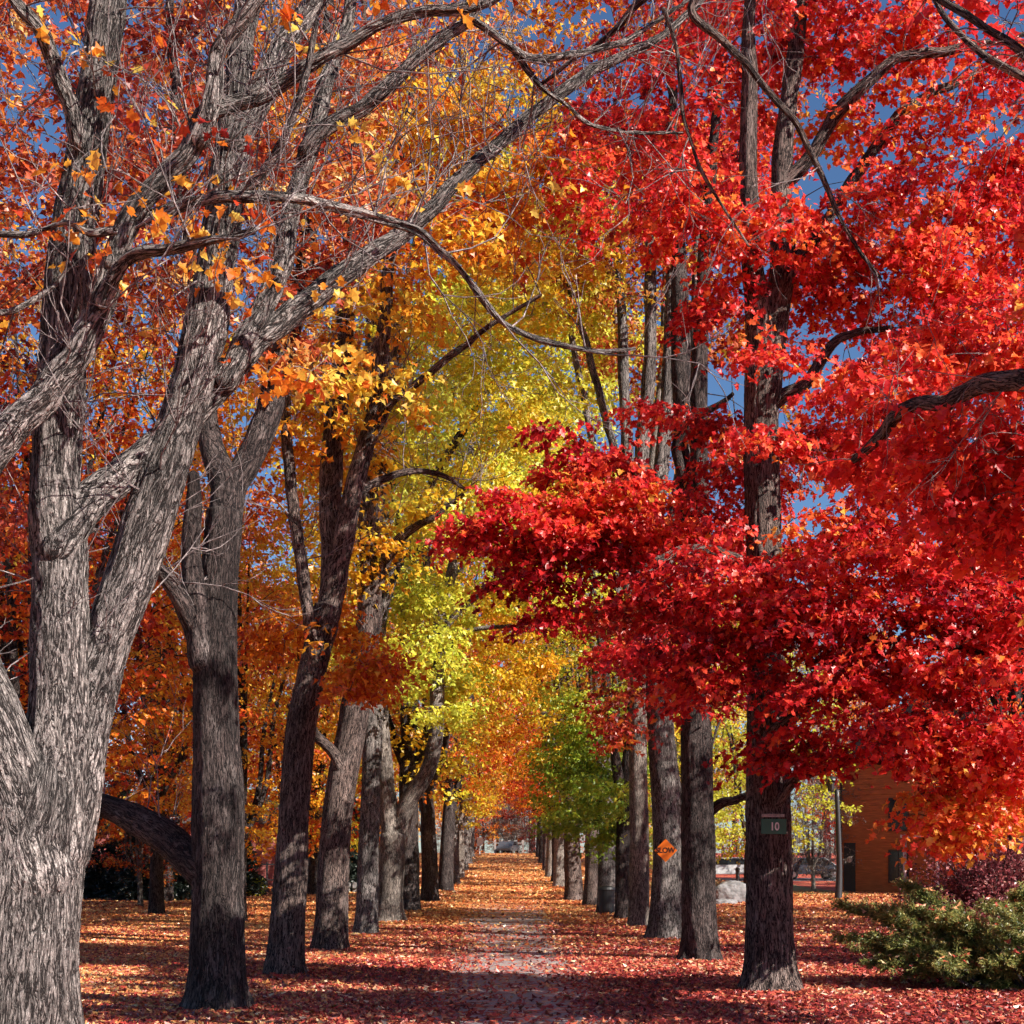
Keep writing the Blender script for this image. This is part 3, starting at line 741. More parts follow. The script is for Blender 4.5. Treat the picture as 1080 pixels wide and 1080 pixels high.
limbs = [
    ([(640, 880, 8), (634, 800, 6.5), (629, 700, 5.5), (621, 640, 5), (604, 585, 4)], (0, .3)),
    ([(640, 870, 7), (646, 780, 6), (652, 680, 5), (650, 560, 3.6)], (0, .8)),
]
masses = boxm(580, 770, 660, 870, 44, 50, 14, 1.0, 12, .5, .14, 161, tspread=.15) + boxm(570, 600, 660, 760, 45, 52, 16, 1.3, 11, .85, .12, 162) + boxm(560, 420, 640, 600, 45, 52, 10, 1.5, 11, .8, .12, 163)
photo_tree(45.2, [(640, 962, 10), (640, 940, 9.5), (640, 880, 9)], limbs, masses, 'green',
           'grey maple with green and yellow leaves standing right behind the black bin', BARK_GREY, 27, k=44, size=.13, shape=DIAM, R=.7, group=RIGHT, rough=.01, tj=.13)


# ------------------------------------------------------------------ trees grown by rule (further rows and woods)
def grown_parts(seed, H, zb, rad, tr, lean=0., nlobe=15, per=15, k=34, size=.15, fork=.4, R=.8, low=False):
    """meshes (trunk, branches, crown) of a free-standing maple at the origin"""
    rg = np.random.default_rng(seed)
    zf = H * fork * .62
    pts = [[0, 0, -.15, tr * 1.12], [lean * .2, 0, zf * .35, tr * .95], [lean * .6, .05, zf * .8, tr * .85], [lean, .1, zf, tr * .75]]
    A = Acc()
    tube(A, catmull(np.array(pts), .2), 20, .02, .35, .08, seed)
    nodes = []
    nl = 6
    for i in range(nl):
        a = 2 * PI * i / nl + rg.uniform(-.4, .4)
        top = np.array([lean + math.cos(a) * rad * .62, math.sin(a) * rad * .62, H * rg.uniform(.7, .95)])
        b = np.array([lean, .1, zf * rg.uniform(.78, .98)])
        m = b + (top - b) * .45 + [0, 0, H * .05]
        ll = np.array([[*b, tr * .5], [*(b + (m - b) * .4 + [math.cos(a) * .3, math.sin(a) * .3, 0]), tr * .42], [*m, tr * .3], [*top, tr * .06]])
        cl = catmull(ll, .35); tube(A, cl, 9, .006, 0, .06, seed * 9 + i); nodes.append(cl)
    c0 = catmull(np.array([[lean, .1, zf * .8, tr * .75], [lean, 0, H * .7, tr * .4], [lean + .2, .1, H * .96, tr * .08]]), .35)
    tube(A, c0, 10, .006, 0, .06, seed + 77); nodes.append(c0)
    trunk = acc_mesh('trunk', A)
    masses = []
    cz = (H + zb) / 2; hz = (H - zb) / 2
    for i in range(nlobe):
        u = 1 - 2 * (i + .5) / nlobe
        a = i * 2.39996 + rg.uniform(-.4, .4)
        w = math.sqrt(1 - u * u)
        rr = rad * rg.uniform(.72, 1.0)
        if u < 0: rr *= 1.08
        r = rad * rg.uniform(.34, .52)
        masses.append(((lean + math.cos(a) * w * rr * .78, math.sin(a) * w * rr * .78, cz + u * (hz - r * .4)), (r, r, r * .62), per, .5 + rg.normal(0, .12), .10))
    masses.append(((lean, 0, cz), (rad * .5, rad * .5, hz * .6), per, .45, .1))
    C, T = mass_sprays(masses, rg)
    C[:, 2] = np.maximum(C[:, 2], zb)
    br = connect(np.vstack(nodes), C, rg, .014)
    A = Acc()
    for i, b in enumerate(br): tube(A, b, 4, seed=i)
    O = unit(np.hstack([C[:, :2], np.zeros((len(C), 1))]) + 1e-6)
    V, Fc, tone = spray_leaves(C, O, R * rg.uniform(.7, 1.3, len(C)), T, k, size, DIAM, rg, tj=.17)
    return trunk, crown_mesh('crown', A, V, Fc, tone)


KINDS = {
    'avenue': [grown_parts(301, 19, 3.7, 4.6, .36, 0, 22, 16, 36, .16, .42), grown_parts(302, 18, 4.1, 4.4, .33, .3, 22, 16, 36, .16, .4),
               grown_parts(303, 20, 4.3, 4.7, .38, -.3, 22, 16, 36, .16, .42)],
    'wood': [grown_parts(311, 15, 2.0, 4.6, .22, 0, 19, 15, 36, .15, .4), grown_parts(312, 12, 1.6, 4.0, .20, .2, 17, 15, 36, .15, .35),
             grown_parts(313, 18, 3.0, 5.0, .26, -.2, 21, 15, 36, .16, .45)],
    'small': [grown_parts(321, 7.5, 1.2, 2.6, .12, 0, 14, 12, 34, .12, .35, .6)],
    'near': [grown_parts(331, 13, 2.2, 4.2, .22, 0, 26, 18, 40, .115, .4, .6), grown_parts(332, 16, 3.2, 4.6, .24, .2, 28, 18, 40, .115, .45, .6)],
    'bare': [grown_parts(341, 11, .8, 3.4, .18, 0, 22, 20, 26, .10, .3, .7)],
}


def grown_tree(kind, v, x, y, rz, s, pal, label, group, bark, name='maple_tree', sz=None):
    tk, cr = KINDS[kind][v]
    root = empty(name, (x, y, float(ground_z(y))), label, 'tree', group, rz)
    root.scale = (s, s, sz or s)
    for nm, me, mats in (('trunk', tk, (bark,)), ('crown', cr, (leaf_mat(pal), bark))):
        if len(me.materials) == 0:
            for q in mats: me.materials.append(q)
        o = bpy.data.objects.new(nm, me); COL.objects.link(o); o.parent = root
        for sl, q in zip(o.material_slots, mats):
            sl.link = 'OBJECT'; sl.material = q
    return root


ORD = ['seventh', 'eighth', 'ninth', 'tenth', 'eleventh', 'twelfth', 'thirteenth', 'fourteenth', 'fifteenth', 'sixteenth', 'seventeenth', 'eighteenth', 'nineteenth', 'twentieth']
lrow = [(-3.15, 47.5, 1.0, 'yellow', BARK_DARK, 'dark trunked yellow orange maple'), (-3.0, 58, 1.0, 'amber', BARK_DARK, 'blackish trunked orange maple'),
        (-3.1, 76, 1.0, 'orange', BARK_DARK, 'thick black trunked orange maple'), (-3.1, 88, .95, 'yellow', BARK_GREY, 'grey trunked yellow maple'),
        (-3.1, 99, .95, 'amber', BARK_PALE, 'pale trunked amber maple'), (-3.2, 112, .9, 'orange', BARK_GREY, 'grey trunked orange maple'),
        (-3.2, 126, .9, 'yellow', BARK_GREY, 'grey trunked golden maple'), (-3.3, 141, .9, 'rust', BARK_GREY, 'grey trunked rusty maple')]
for i, (x, y, s, pal, bk, w) in enumerate(lrow):
    grown_tree('avenue', i % 3, x, y, i * 1.9, s, pal, f'{w}, {ORD[i]} trunk from the viewer in the left row', LEFT, bk)
rrow = [(3.15, 53, .95, 'yellow', BARK_BROWN, 'brown trunked yellow maple'), (2.8, 59.5, .95, 'amber', BARK_BROWN, 'leaning brown trunked orange maple'),
        (3.1, 83, 1.0, 'orange', BARK_PALE, 'pale trunked bright orange maple'), (3.2, 91, .95, 'orange', BARK_DARK, 'dark trunked orange maple'),
        (3.1, 100, .95, 'amber', BARK_PALE, 'thin pale trunked amber maple'), (3.2, 113, .9, 'rust', BARK_BROWN, 'brown trunked rusty maple'),
        (3.2, 127, .9, 'rust', BARK_DARK, 'dark trunked rusty maple'), (3.3, 141, .9, 'orange', BARK_DARK, 'dark trunked orange red maple')]
for i, (x, y, s, pal, bk, w) in enumerate(rrow):
    r = grown_tree('avenue', (i + 1) % 3, x, y, i * 2.3 + 1, s, pal, f'{w}, {ORD[i]} trunk from the viewer in the right row', RIGHT, bk)
    if i == 1: r.rotation_euler = (0, math.radians(5), i * 2.3)

WL = 'trees of the wood left of the avenue'
WR = 'trees on the lawn right of the avenue'
woods = [
    # kind, variant, x, y, scale, palette, label
    ('near', 0, -8.7, 27, 1.0, 'orange', 'orange tree just behind the second and third trunks on the left'),
    ('near', 1, -10.4, 33, 1.05, 'amber', 'amber tree showing between the second and third left trunks'),
    ('near', 0, -12.5, 30, 1.05, 'maroon', 'maroon tree at the left edge behind the huge forked maple'),
    ('near', 0, -6.9, 38, .8, 'amber', 'low amber tree behind the third and fourth left trunks'),
    ('wood', 0, -10.5, 44, 1.0, 'orange', 'orange tree with low branches behind the second left trunk'),
    ('wood', 1, -7.3, 50, 1.0, 'orange', 'bright orange tree behind the fourth left trunk'),
    ('wood', 2, -16, 46, 1.0, 'maroon', 'tall maroon tree behind the forked maple at the far left'),
    ('wood', 2, -13.5, 58, 1.05, 'rust', 'tall rusty tree deep in the left wood'),
    ('wood', 0, -21, 60, 1.1, 'rust', 'rusty tree seen left of the forked maple'),
    ('wood', 1, -9, 68, 1.15, 'yellow', 'yellow tree behind the sixth left trunk'),
    ('wood', 2, -17, 76, 1.15, 'orange', 'tall orange tree at the back of the left wood'),
    ('wood', 0, -10, 90, 1.2, 'orange', 'distant orange tree behind the black trunks of the left row'),
    ('wood', 2, -26, 84, 1.2, 'maroon', 'distant dark maroon tree at the far left edge'),
]
for i, (kd, v, x, y, s, pal, lb) in enumerate(woods):
    grown_tree(kd, v, x, y, i * 1.37, s, pal, lb, WL, BARK_DARK)
woods_r = [
    ('wood', 1, 10.6, 64, 1.0, 'lime', 'yellow green tree on the lawn between the two dark right trunks'),
    ('wood', 0, 7.2, 58, .9, 'lime', 'pale green tree left of the SLOW sign trunk'),
    ('wood', 2, 9.5, 82, 1.15, 'yellow', 'tall yellow tree behind the right row'),
    ('wood', 1, 22, 92, 1.1, 'orange', 'orange tree beside the brown house'),
    ('wood', 0, 30, 80, 1.2, 'red', 'red tree behind the brown house at the right edge'),
    ('wood', 2, 8, 108, 1.2, 'orange', 'distant orange tree behind the right row'),
    ('near', 1, 10.5, 30, .9, 'red', 'red tree behind the nearest red maple on the right'),
    ('near', 0, 13.5, 36, .95, 'red', 'smaller red tree between the red maple and the house'),
    ('wood', 0, 24.5, 68, 1.0, 'orange', 'orange tree added in front of the right end of the brown house to shade it'),  # added so that its crown shades the house front
    ('wood', 1, 12.5, 118, 1.2, 'amber', 'distant amber tree beyond the parked cars on the right'),
]
woods_r += [('near', 1, 12.3, 21.5, .85, 'red', 'red maple outside the right edge shading the path'), ('near', 1, 16.2, 31, .9, 'orange', 'orange maple outside the right edge shading the middle of the path'),
            ('near', 0, 18.8, 41, 1.0, 'orange', 'orange maple outside the right edge shading the far part of the path')]
for i, (kd, v, x, y, s, pal, lb) in enumerate(woods_r):
    grown_tree(kd, v, x, y, i * 1.71 + .5, s, pal, lb, WR, BARK_DARK)
far = [
    ('small', 0, -2.6, 172, 1.3, 'orange', 'orange tree left of the dark car at the end of the avenue'),
    ('small', 0, 2.9, 171, 1.25, 'rust', 'russet tree right of the dark car at the end of the avenue'),
    ('wood', 1, -1.0, 188, 1.1, 'drab', 'low drab tree right behind the dark car at the end of the avenue'),
    ('small', 0, .8, 178, 1.2, 'drab', 'small drab tree behind the paling fence at the end of the avenue'),
    ('bare', 0, -7, 175, 1.3, 'drab', 'bare grey tree at the end of the avenue, left of the parked car'),
    ('bare', 0, 1.5, 186, 1.35, 'drab', 'bare grey tree at the end of the avenue behind the parked car'),
    ('small', 0, 5.6, 150, .95, 'rust', 'small rusty red tree at the right end of the avenue'),
    ('wood', 0, -14, 180, 1.3, 'drab', 'broad drab tree closing the left end of the avenue'),
    ('wood', 2, 12, 185, 1.4, 'drab', 'broad drab tree closing the right end of the avenue'),
    ('wood', 2, -4, 205, 1.5, 'drab', 'tall drab tree far behind the end of the avenue'),
    ('wood', 1, -3.5, 176, 1.1, 'drab', 'low bushy drab tree left of the car at the end of the avenue'),
    ('wood', 1, 3.4, 180, 1.15, 'drab', 'low bushy drab tree right of the car at the end of the avenue'),
    ('wood', 1, 9.5, 172, 1.1, 'rust', 'low bushy russet tree at the right end of the avenue'),
    ('wood', 1, -9.5, 170, 1.1, 'amber', 'low bushy amber tree at the left end of the avenue'),
    ('wood', 1, 0.2, 198, 1.5, 'maroon', 'dull maroon tree far behind the car at the end of the avenue'),
]
for k_, (x, y, pal, w_) in enumerate([(26, 118, 'drab', 'drab grey brown'), (38, 112, 'rust', 'rusty brown'), (17, 125, 'amber', 'amber'), (50, 120, 'maroon', 'deep maroon'), (22, 140, 'rust', 'tall russet'), (33, 145, 'orange', 'tall orange')]):
    far.append(('wood', 2, x, y, 1.3 + .1 * (k_ % 2), pal, f'{w_} tree far beyond the lawn on the right'))
for k_, (x, y, pal, w_) in enumerate([(-14, 110, 'rust', 'rusty'), (-24, 112, 'orange', 'orange'), (-35, 106, 'maroon', 'dark maroon'), (-18, 135, 'yellow', 'yellow'), (-46, 110, 'rust', 'reddish brown')]):
    far.append(('wood', 2, x, y, 1.3 + .1 * (k_ % 2), pal, f'{w_} tree far behind the red house on the left'))
for i, (kd, v, x, y, s, pal, lb) in enumerate(far):
    grown_tree(kd, v, x, y, i * 2.1, s, pal, lb, 'trees at the end of the avenue', BARK_GREY)

bushes = [(-6.5, 171, 'drab', .6, 'drab bush left of the car at the end of the avenue'), (-3.2, 173, 'rust', .55, 'low russet bush close behind the left end of the car at the avenue end'),
          (0.4, 172, 'drab', .6, 'grey brown bush right behind the car at the end of the avenue'), (3.4, 170, 'maroon', .55, 'dull maroon bush right of the car at the end of the avenue'), (6.8, 171, 'rust', .65, 'russet bush at the right end of the avenue'),
          (12.5, 108, 'drab', .75, 'drab bush beyond the parked silver car'), (16.5, 106, 'rust', .75, 'russet bush beyond the parked dark car'), (20.5, 108, 'drab', .8, 'drab bush beyond the lamp post'), (25, 106, 'maroon', .8, 'maroon bush beside the brown house'),
          (9.2, 106, 'lime', .7, 'yellow green bush beyond the lane'), (-9, 104, 'rust', .75, 'russet bush beyond the left row'), (-13, 103, 'drab', .8, 'drab bush right of the dusky red house'), (-24, 98, 'maroon', .8, 'maroon bush left of the dusky red house')]
for i, (x, y, pal, s_, lb) in enumerate(bushes):
    r = grown_tree('small', 0, x, y, i * 1.3, s_ * 1.5, pal, lb, 'bushes along the far hedge line', BARK_DARK, 'bush', s_ * 1.05)
    r['category'] = 'bush'
    r.location.z -= 1.5 * s_

# bare lilac-grey tree beyond the lawn
grown_tree('bare', 0, 15.6, 74, .4, .62, 'drab', 'bare lilac grey bushy tree beside the black lamp post', None, BARK_PALE, 'bare_tree')


# ------------------------------------------------------------------ ground
def sheet(name, xs, ys, mat, dz=0.0, kind='structure', jag=None):
    nx, ny = len(xs), len(ys)
    X, Yg = np.meshgrid(xs, ys)
    Z = ground_z(Yg) + dz
    V = np.stack([X, Yg, Z], -1)
    if jag is not None: V = jag(V)
    i = np.arange(ny - 1)[:, None] * nx + np.arange(nx - 1)[None]
    Q = np.stack([i, i + 1, i + nx + 1, i + nx], -1).reshape(-1, 4)
    o = link(name, build_mesh(name, V.reshape(-1, 3), [Q], True), mat)
    o['kind'] = kind
    return o


xs = np.concatenate([[-900, -400, -150, -60], np.linspace(-30, 30, 61), [60, 150, 400, 900]])
ys = np.concatenate([[-300, -100, -30, -5], np.linspace(0, 160, 161), [180, 220, 300, 500, 900, 1600]])
sheet('ground', xs, ys, litter_mat('leaf_litter_ground', 0))


def jag(V):
    n = V.shape[1]
    w = (np.linspace(-1, 1, n))
    e = .45 * (vnoise(np.stack([V[:, 0, 1] * .35, V[:, 0, 1] * 0, V[:, 0, 1] * 0], -1)) - .5)
    e2 = .45 * (vnoise(np.stack([V[:, 0, 1] * .35 + 50, V[:, 0, 1] * 0, V[:, 0, 1] * 0], -1)) - .5)
    V[:, 0, 0] += e; V[:, -1, 0] += e2
    return V


sheet('path', np.linspace(-1.25, 1.4, 6), np.linspace(2, 150, 400), litter_mat('leafy_gravel', 0, True), .004, jag=jag)

LAWN = simple('lawn_grass', (.16, .19, .07), .9, 0, .3, 3)
sheet('lawn', np.linspace(7.5, 17, 12), np.linspace(70, 92, 20), LAWN, .006)
sheet('lane', np.linspace(6.5, 40, 12), np.linspace(93, 98, 5), simple('lane_asphalt', (.16, .15, .16), .8), .006)


def scatter(name, label_mat, n, xr, yr, size, seed, tone=(.5, .22), path_gap=True, shape=STAR, zup=.02, side=None):
    rg = np.random.default_rng(seed)
    y = yr[0] + (yr[1] - yr[0]) * rg.uniform(0, 1, n) ** 1.25
    hw = np.minimum(xr, .40 * y + 1.5)
    x = rg.uniform(-1, 1, n) * hw
    if path_gap:
        keep = (np.abs(x - .1) > 1.05 + rg.normal(0, .3, n)) | (rg.uniform(0, 1, n) < .09 + .6 * np.clip((y - 40) / 25, 0, 1))
        x, y = x[keep], y[keep]
    if side is not None:
        keep = rg.uniform(0, 1, len(x)) < np.clip((side * x - 1.5) / 4, 0, 1)
        x, y = x[keep], y[keep]
    n = len(x)
    pos = np.stack([x, y, ground_z(y) + rg.uniform(.008, .008 + zup, n)], -1)
    nor = np.array([0, 0, 1.]) + rg.normal(0, .34, (n, 3))
    head = rg.normal(0, 1, (n, 3))
    patch = vnoise(np.stack([x * .5, y * .5, x * 0], -1)) - .5
    t = np.clip(rg.normal(tone[0], tone[1], n) + patch * .35, 0, 1)
    V, Fc = leaf_arrays(pos, nor, head, size * rg.uniform(.6, 1.3, n), shape, rg, .3)
    o = link(name, build_mesh(name, V, [Fc], False, t), label_mat)
    o['kind'] = 'stuff'
    return o


scatter('fallen_leaves', leaf_mat('litter', .15), 210000, 16, (12, 36), .072, 51)
scatter('fallen_leaves', leaf_mat('litter_gold', .15), 190000, 14, (13, 40), .078, 54, tone=(.52, .2), side=-1)
scatter('fallen_leaves', leaf_mat('litter_gold', .15), 90000, 20, (27, 75), .10, 52, shape=DIAM)
scatter('fallen_leaves', leaf_mat('litter_gold', .15), 60000, 14, (66, 150), .17, 53, tone=(.55, .22), shape=DIAM)


# ------------------------------------------------------------------ small builders
class Box:
    def __init__(self): self.V, self.F = [], []

    def box(self, x0, x1, y0, y1, z0, z1):
        i = len(self.V)
        self.V += [(x0, y0, z0), (x1, y0, z0), (x1, y1, z0), (x0, y1, z0), (x0, y0, z1), (x1, y0, z1), (x1, y1, z1), (x0, y1, z1)]
        self.F += [tuple(i + k for k in f) for f in ((0, 3, 2, 1), (4, 5, 6, 7), (0, 1, 5, 4), (1, 2, 6, 5), (2, 3, 7, 6), (3, 0, 4, 7))]
        return self

    def prism(self, prof, y0, y1):
        """profile in x,z pushed along y"""
        i = len(self.V); n = len(prof)
        self.V += [(x, y0, z) for x, z in prof] + [(x, y1, z) for x, z in prof]
        self.F += [tuple(i + k for k in range(n)), tuple(i + n + k for k in range(n))[::-1]]
        self.F += [(i + k, i + n + k, i + n + (k + 1) % n, i + (k + 1) % n) for k in range(n)]
        return self

    def lathe(self, prof, n=20, c=(0, 0), axis='z'):
        i = len(self.V); m = len(prof)
        for r, z in prof:
            for k in range(n):
                a = 2 * PI * k / n
                if axis == 'z': self.V.append((c[0] + r * math.cos(a), c[1] + r * math.sin(a), z))
                else: self.V.append((c[0] + r * math.cos(a), z, c[1] + r * math.sin(a)))
        for j in range(m - 1):
            for k in range(n):
                k2 = (k + 1) % n
                self.F.append((i + j * n + k, i + j * n + k2, i + (j + 1) * n + k2, i + (j + 1) * n + k))
        self.F += [tuple(i + k for k in range(n))[::-1], tuple(i + (m - 1) * n + k for k in range(n))]
        return self

    def make(self, name, mat, parent=None, bevel=0.0, loc=None):
        me = bpy.data.meshes.new(name)
        me.from_pydata(self.V, [], self.F)
        import bmesh
        bm = bmesh.new(); bm.from_mesh(me)
        bmesh.ops.recalc_face_normals(bm, faces=bm.faces)
        if bevel:
            bmesh.ops.bevel(bm, geom=list(bm.edges), offset=bevel, segments=2, affect='EDGES', profile=.6)
        bm.to_mesh(me); bm.free()
        o = link(name, me, mat, parent)
        if loc: o.location = loc
        return o


def text_part(name, body, size, mat, parent, loc, rot, ex=.003, sx=1.0):
    cu = bpy.data.curves.new(name, 'FONT')
    cu.body = body; cu.size = size; cu.extrude = ex; cu.align_x = 'CENTER'; cu.align_y = 'CENTER'; cu.offset = size * .022
    tmp = bpy.data.objects.new(name, cu); COL.objects.link(tmp)
    dg = bpy.context.evaluated_depsgraph_get()
    me = bpy.data.meshes.new_from_object(tmp.evaluated_get(dg))
    bpy.data.objects.remove(tmp)
    o = link(name, me, mat, parent)
    o.location = loc; o.rotation_euler = rot; o.scale = (sx, 1, 1)
    return o


BLACK = simple('black_plastic', (.012, .012, .014), .5)
METAL_DK = simple('dark_iron', (.02, .02, .022), .45)
WHITE = simple('white_paint', (.75, .74, .72), .5)
GREEN_P = simple('sign_green', (.004, .085, .045), .4)
ORANGE_P = simple('sign_orange', (.95, .20, .015), .35, 0, .04)
GLASS_DK = simple('dark_glass', (.02, .025, .03), .08)
STONE = simple('granite', (.19, .18, .185), .85, 0, .3, 5, .05)
RUBBER = simple('rubber', (.015, .015, .015), .8)

# number plate on the nearest right trunk
b = P(816, 871, 17.66)
s = empty('number_plate', b, 'small green house number plate reading 10 on the nearest right trunk', 'sign', rz=math.radians(4))
Box().box(-.155, .155, -.008, .008, -.10, .085).make('plate', GREEN_P, s, .003)
Box().box(-.15, .13, -.009, .009, .105, .145).make('name_strip', simple('worn_strip', (.30, .29, .28), .6, 0, .3, 60), s, .003)
text_part('number', '10', .135, WHITE, s, (.01, -.010, -.012), (PI / 2, 0, 0), .003, .85)

# SLOW sign
b = P(702, 897, 29.58)
s = empty('slow_sign', b, 'orange diamond SLOW warning sign nailed to a sunlit trunk', 'sign', rz=math.radians(-16))
h = .235
Box().prism([(0, -h), (h, 0), (0, h), (-h, 0)], -.006, .006).make('plate', ORANGE_P, s, .003)
text_part('lettering', 'SLOW', .15, simple('sign_black', (.02, .012, .01), .6), s, (0, -.008, 0), (PI / 2, 0, 0), .002, .92)

# black bin in front of a right hand trunk
b = np.array([3.07, 44.4, 0])
s = empty('litter_bin', b, 'black round litter bin standing against a right hand trunk', 'bin')
Box().lathe([(.21, 0), (.23, .04), (.26, .68), (.26, .70)], 20).make('body', BLACK, s)
Box().lathe([(.275, .70), (.285, .73), (.25, .80), (.12, .84), (.0005, .85)], 20).make('lid', BLACK, s)

# boulder
def boulder(loc, rx, ry, rz, label, seed):
    import bmesh
    bm = bmesh.new()
    bmesh.ops.create_icosphere(bm, subdivisions=4, radius=1)
    co = np.array([v.co[:] for v in bm.verts])
    d = .35 * (vnoise(co * 1.6 + seed) - .5) + .16 * (vnoise(co * 4 + seed) - .5)
    co = co * (1 + d)[:, None]
    co = np.sign(co) * np.abs(co) ** .85
    for v, c in zip(bm.verts, co): v.co = (c[0] * rx, c[1] * ry, max(c[2], -.35) * rz + .3 * rz)
    me = bpy.data.meshes.new('boulder'); bm.to_mesh(me); bm.free()
    o = link('boulder', me, STONE); o.location = loc
    return tag(o, label, 'boulder')


boulder((P(772, 0, 57)[0], 57, 0), .92, .6, .62, 'pale grey boulder on the leaves between the two dark right trunks', 3)
boulder((P(766, 0, 54)[0], 54.5, 0), .5, .35, .14, 'flat low stone in front of the pale boulder', 9)

# black lamp post
b = np.array([P(884, 0, 62)[0], 62, 0])
s = empty('lamp_post', b, 'tall black lamp post with hooded lantern beside the brown house', 'lamp post')
A = Acc(); tube(A, catmull(np.array([[0, 0, -.1, .17], [.05, 0, 1.2, .13], [.0, 0, 3.2, .11], [-.06, 0, 4.6, .10]]), .3), 12)
link('post', acc_mesh('post', A), METAL_DK, s)
Box().lathe([(.10, 4.55), (.14, 4.62), (.20, 4.95), (.34, 5.0), (.30, 5.08), (.05, 5.22), (.02, 5.3)], 8, (-.30, 0)).make('lantern', METAL_DK, s)
Box().box(-.30, -.02, -.03, .03, 4.50, 4.56).make('arm', METAL_DK, s)


# ------------------------------------------------------------------ buildings
def clap(name, col):
    m, nt, N, L = new_mat(name)
    tc = N('ShaderNodeTexCoord')
    mp = N('ShaderNodeMapping'); mp.inputs['Scale'].default_value = (.6, .6, 6); L(tc.outputs['Object'], mp.inputs['Vector'])
    n = N('ShaderNodeTexNoise'); n.inputs['Scale'].default_value = 3; n.inputs['Detail'].default_value = 6; L(mp.outputs[0], n.inputs['Vector'])
    cr = N('ShaderNodeValToRGB'); ramp(cr, [(.3, tuple(c * .7 for c in col)), (.7, tuple(c * 1.25 for c in col))]); L(n.outputs['Fac'], cr.inputs['Fac'])
    bs = N('ShaderNodeBsdfPrincipled'); bs.inputs['Roughness'].default_value = .75
    L(cr.outputs['Color'], bs.inputs['Base Color'])
    out = N('ShaderNodeOutputMaterial'); L(bs.outputs[0], out.inputs['Surface'])
    return m


ROOF = simple('roof_shingle', (.07, .06, .06), .9, 0, .3, 20)
SIDING = clap('brown_siding', (.40, .12, .036))
RED_SIDE = clap('red_siding', (.26, .075, .065))
TRIM = simple('dark_trim', (.03, .025, .025), .7)


def siding_wall(bx, x0, x1, yf, yb, z0, z1, step=.27):
    """lapped boards on the front, a plain core behind"""
    bx.box(x0, x1, yf, yb, z0, z1)
    z = z0
    while z < z1 - .01:
        t = min(z + step - .035, z1)
        bx.prism([(0, 0)] * 0 or [(x0 - .02, z), (x1 + .02, z), (x1 + .02, t), (x0 - .02, t)], yf - .035, yf - .004)
        z += step
    return bx


def window(root, x, z, w, h, y, mat_f, name='window'):
    f = Box().box(x - w / 2 - .08, x + w / 2 + .08, y - .07, y + .02, z - h / 2 - .08, z - h / 2).box(x - w / 2 - .08, x + w / 2 + .08, y - .07, y + .02, z + h / 2, z + h / 2 + .08) \
        .box(x - w / 2 - .08, x - w / 2, y - .068, y + .02, z - h / 2, z + h / 2).box(x + w / 2, x + w / 2 + .08, y - .068, y + .02, z - h / 2, z + h / 2) \
        .box(x - .025, x + .025, y - .06, y + .02, z - h / 2, z + h / 2).make(name, mat_f, root)
    p = Box().box(x - w / 2, x + w / 2, y - .05, y - .04, z - h / 2, z + h / 2).make('pane', GLASS_DK, root)
    p.parent = f
    return f


hs = empty('brown_house', (17.3, 75, float(ground_z(75)) ), 'brown clapboard house with dark windows behind the red branches', 'house', rz=math.radians(-40))
siding_wall(Box(), 0, 9.5, 0, 8, -.2, 6.6).make('wall', SIDING, hs)
Box().prism([(-.6, 6.6), (10.1, 6.6), (10.1, 6.75), (4.75, 10.2), (-.6, 6.75)], -.5, 8.5).make('roof', ROOF, hs)
Box().box(-.09, -.045, -.1, .1, -.2, 6.6).make('corner_board', TRIM, hs)
dr = Box().box(.12, .75, -.075, -.04, .0, 2.5).make('door', simple('dark_door', (.02, .022, .025), .5), hs)
Box().lathe([(.001, -.09), (.16, -.09), (.16, -.12), (.001, -.12)], 16, (.46, 1.65), 'y').make('wreath', simple('pale_wreath', (.5, .42, .36), .8), dr)
window(hs, 3.1, 3.9, .9, 1.5, -.04, TRIM); window(hs, 3.1, 1.3, .9, 1.5, -.04, TRIM)
window(hs, 6.6, 3.9, .9, 1.5, -.04, TRIM); window(hs, 6.6, 1.3, .9, 1.5, -.04, TRIM)
pr_ = Box()
pr_.box(3.9, 5.9, -1.6, -.04, 2.7, 2.85)
pr_.box(4.0, 4.12, -1.5, -1.38, -.2, 2.7).box(5.68, 5.8, -1.5, -1.38, -.2, 2.7)
pr_.make('porch', simple('pale_grey_paint', (.42, .40, .43), .7), hs)

rh = empty('red_house', (-16.6, 84, float(ground_z(84))), 'dusky red house half hidden behind the left trunks', 'house', rz=math.radians(5))
siding_wall(Box(), -9, 6.5, 0, 7, -.2, 3.6).make('wall', RED_SIDE, rh)
Box().prism([(-9.6, 3.6), (7.1, 3.6), (7.1, 3.75), (-1.2, 6.6), (-9.6, 3.75)], -.5, 7.5).make('roof', ROOF, rh)
window(rh, 1.0, 1.9, 1.2, 1.3, -.04, WHITE); window(rh, 4.6, 1.9, 1.2, 1.3, -.04, WHITE); window(rh, -4, 1.9, 1.2, 1.3, -.04, WHITE)

# iron rail fence before the red house
fr = empty('rail_fence', (-16.0, 76, float(ground_z(76))), 'thin dark iron rail fence in front of the dusky red house', 'fence')
Box().box(-5, 8, -.03, .03, 1.35, 1.42).box(-5, 8, -.03, .03, .55, .6).make('rail', METAL_DK, fr)
for i in range(7):
    Box().box(-5 + i * 2.15 - .04, -5 + i * 2.15 + .04, -.04, .04, -.1, 1.5).make('post', METAL_DK, fr)

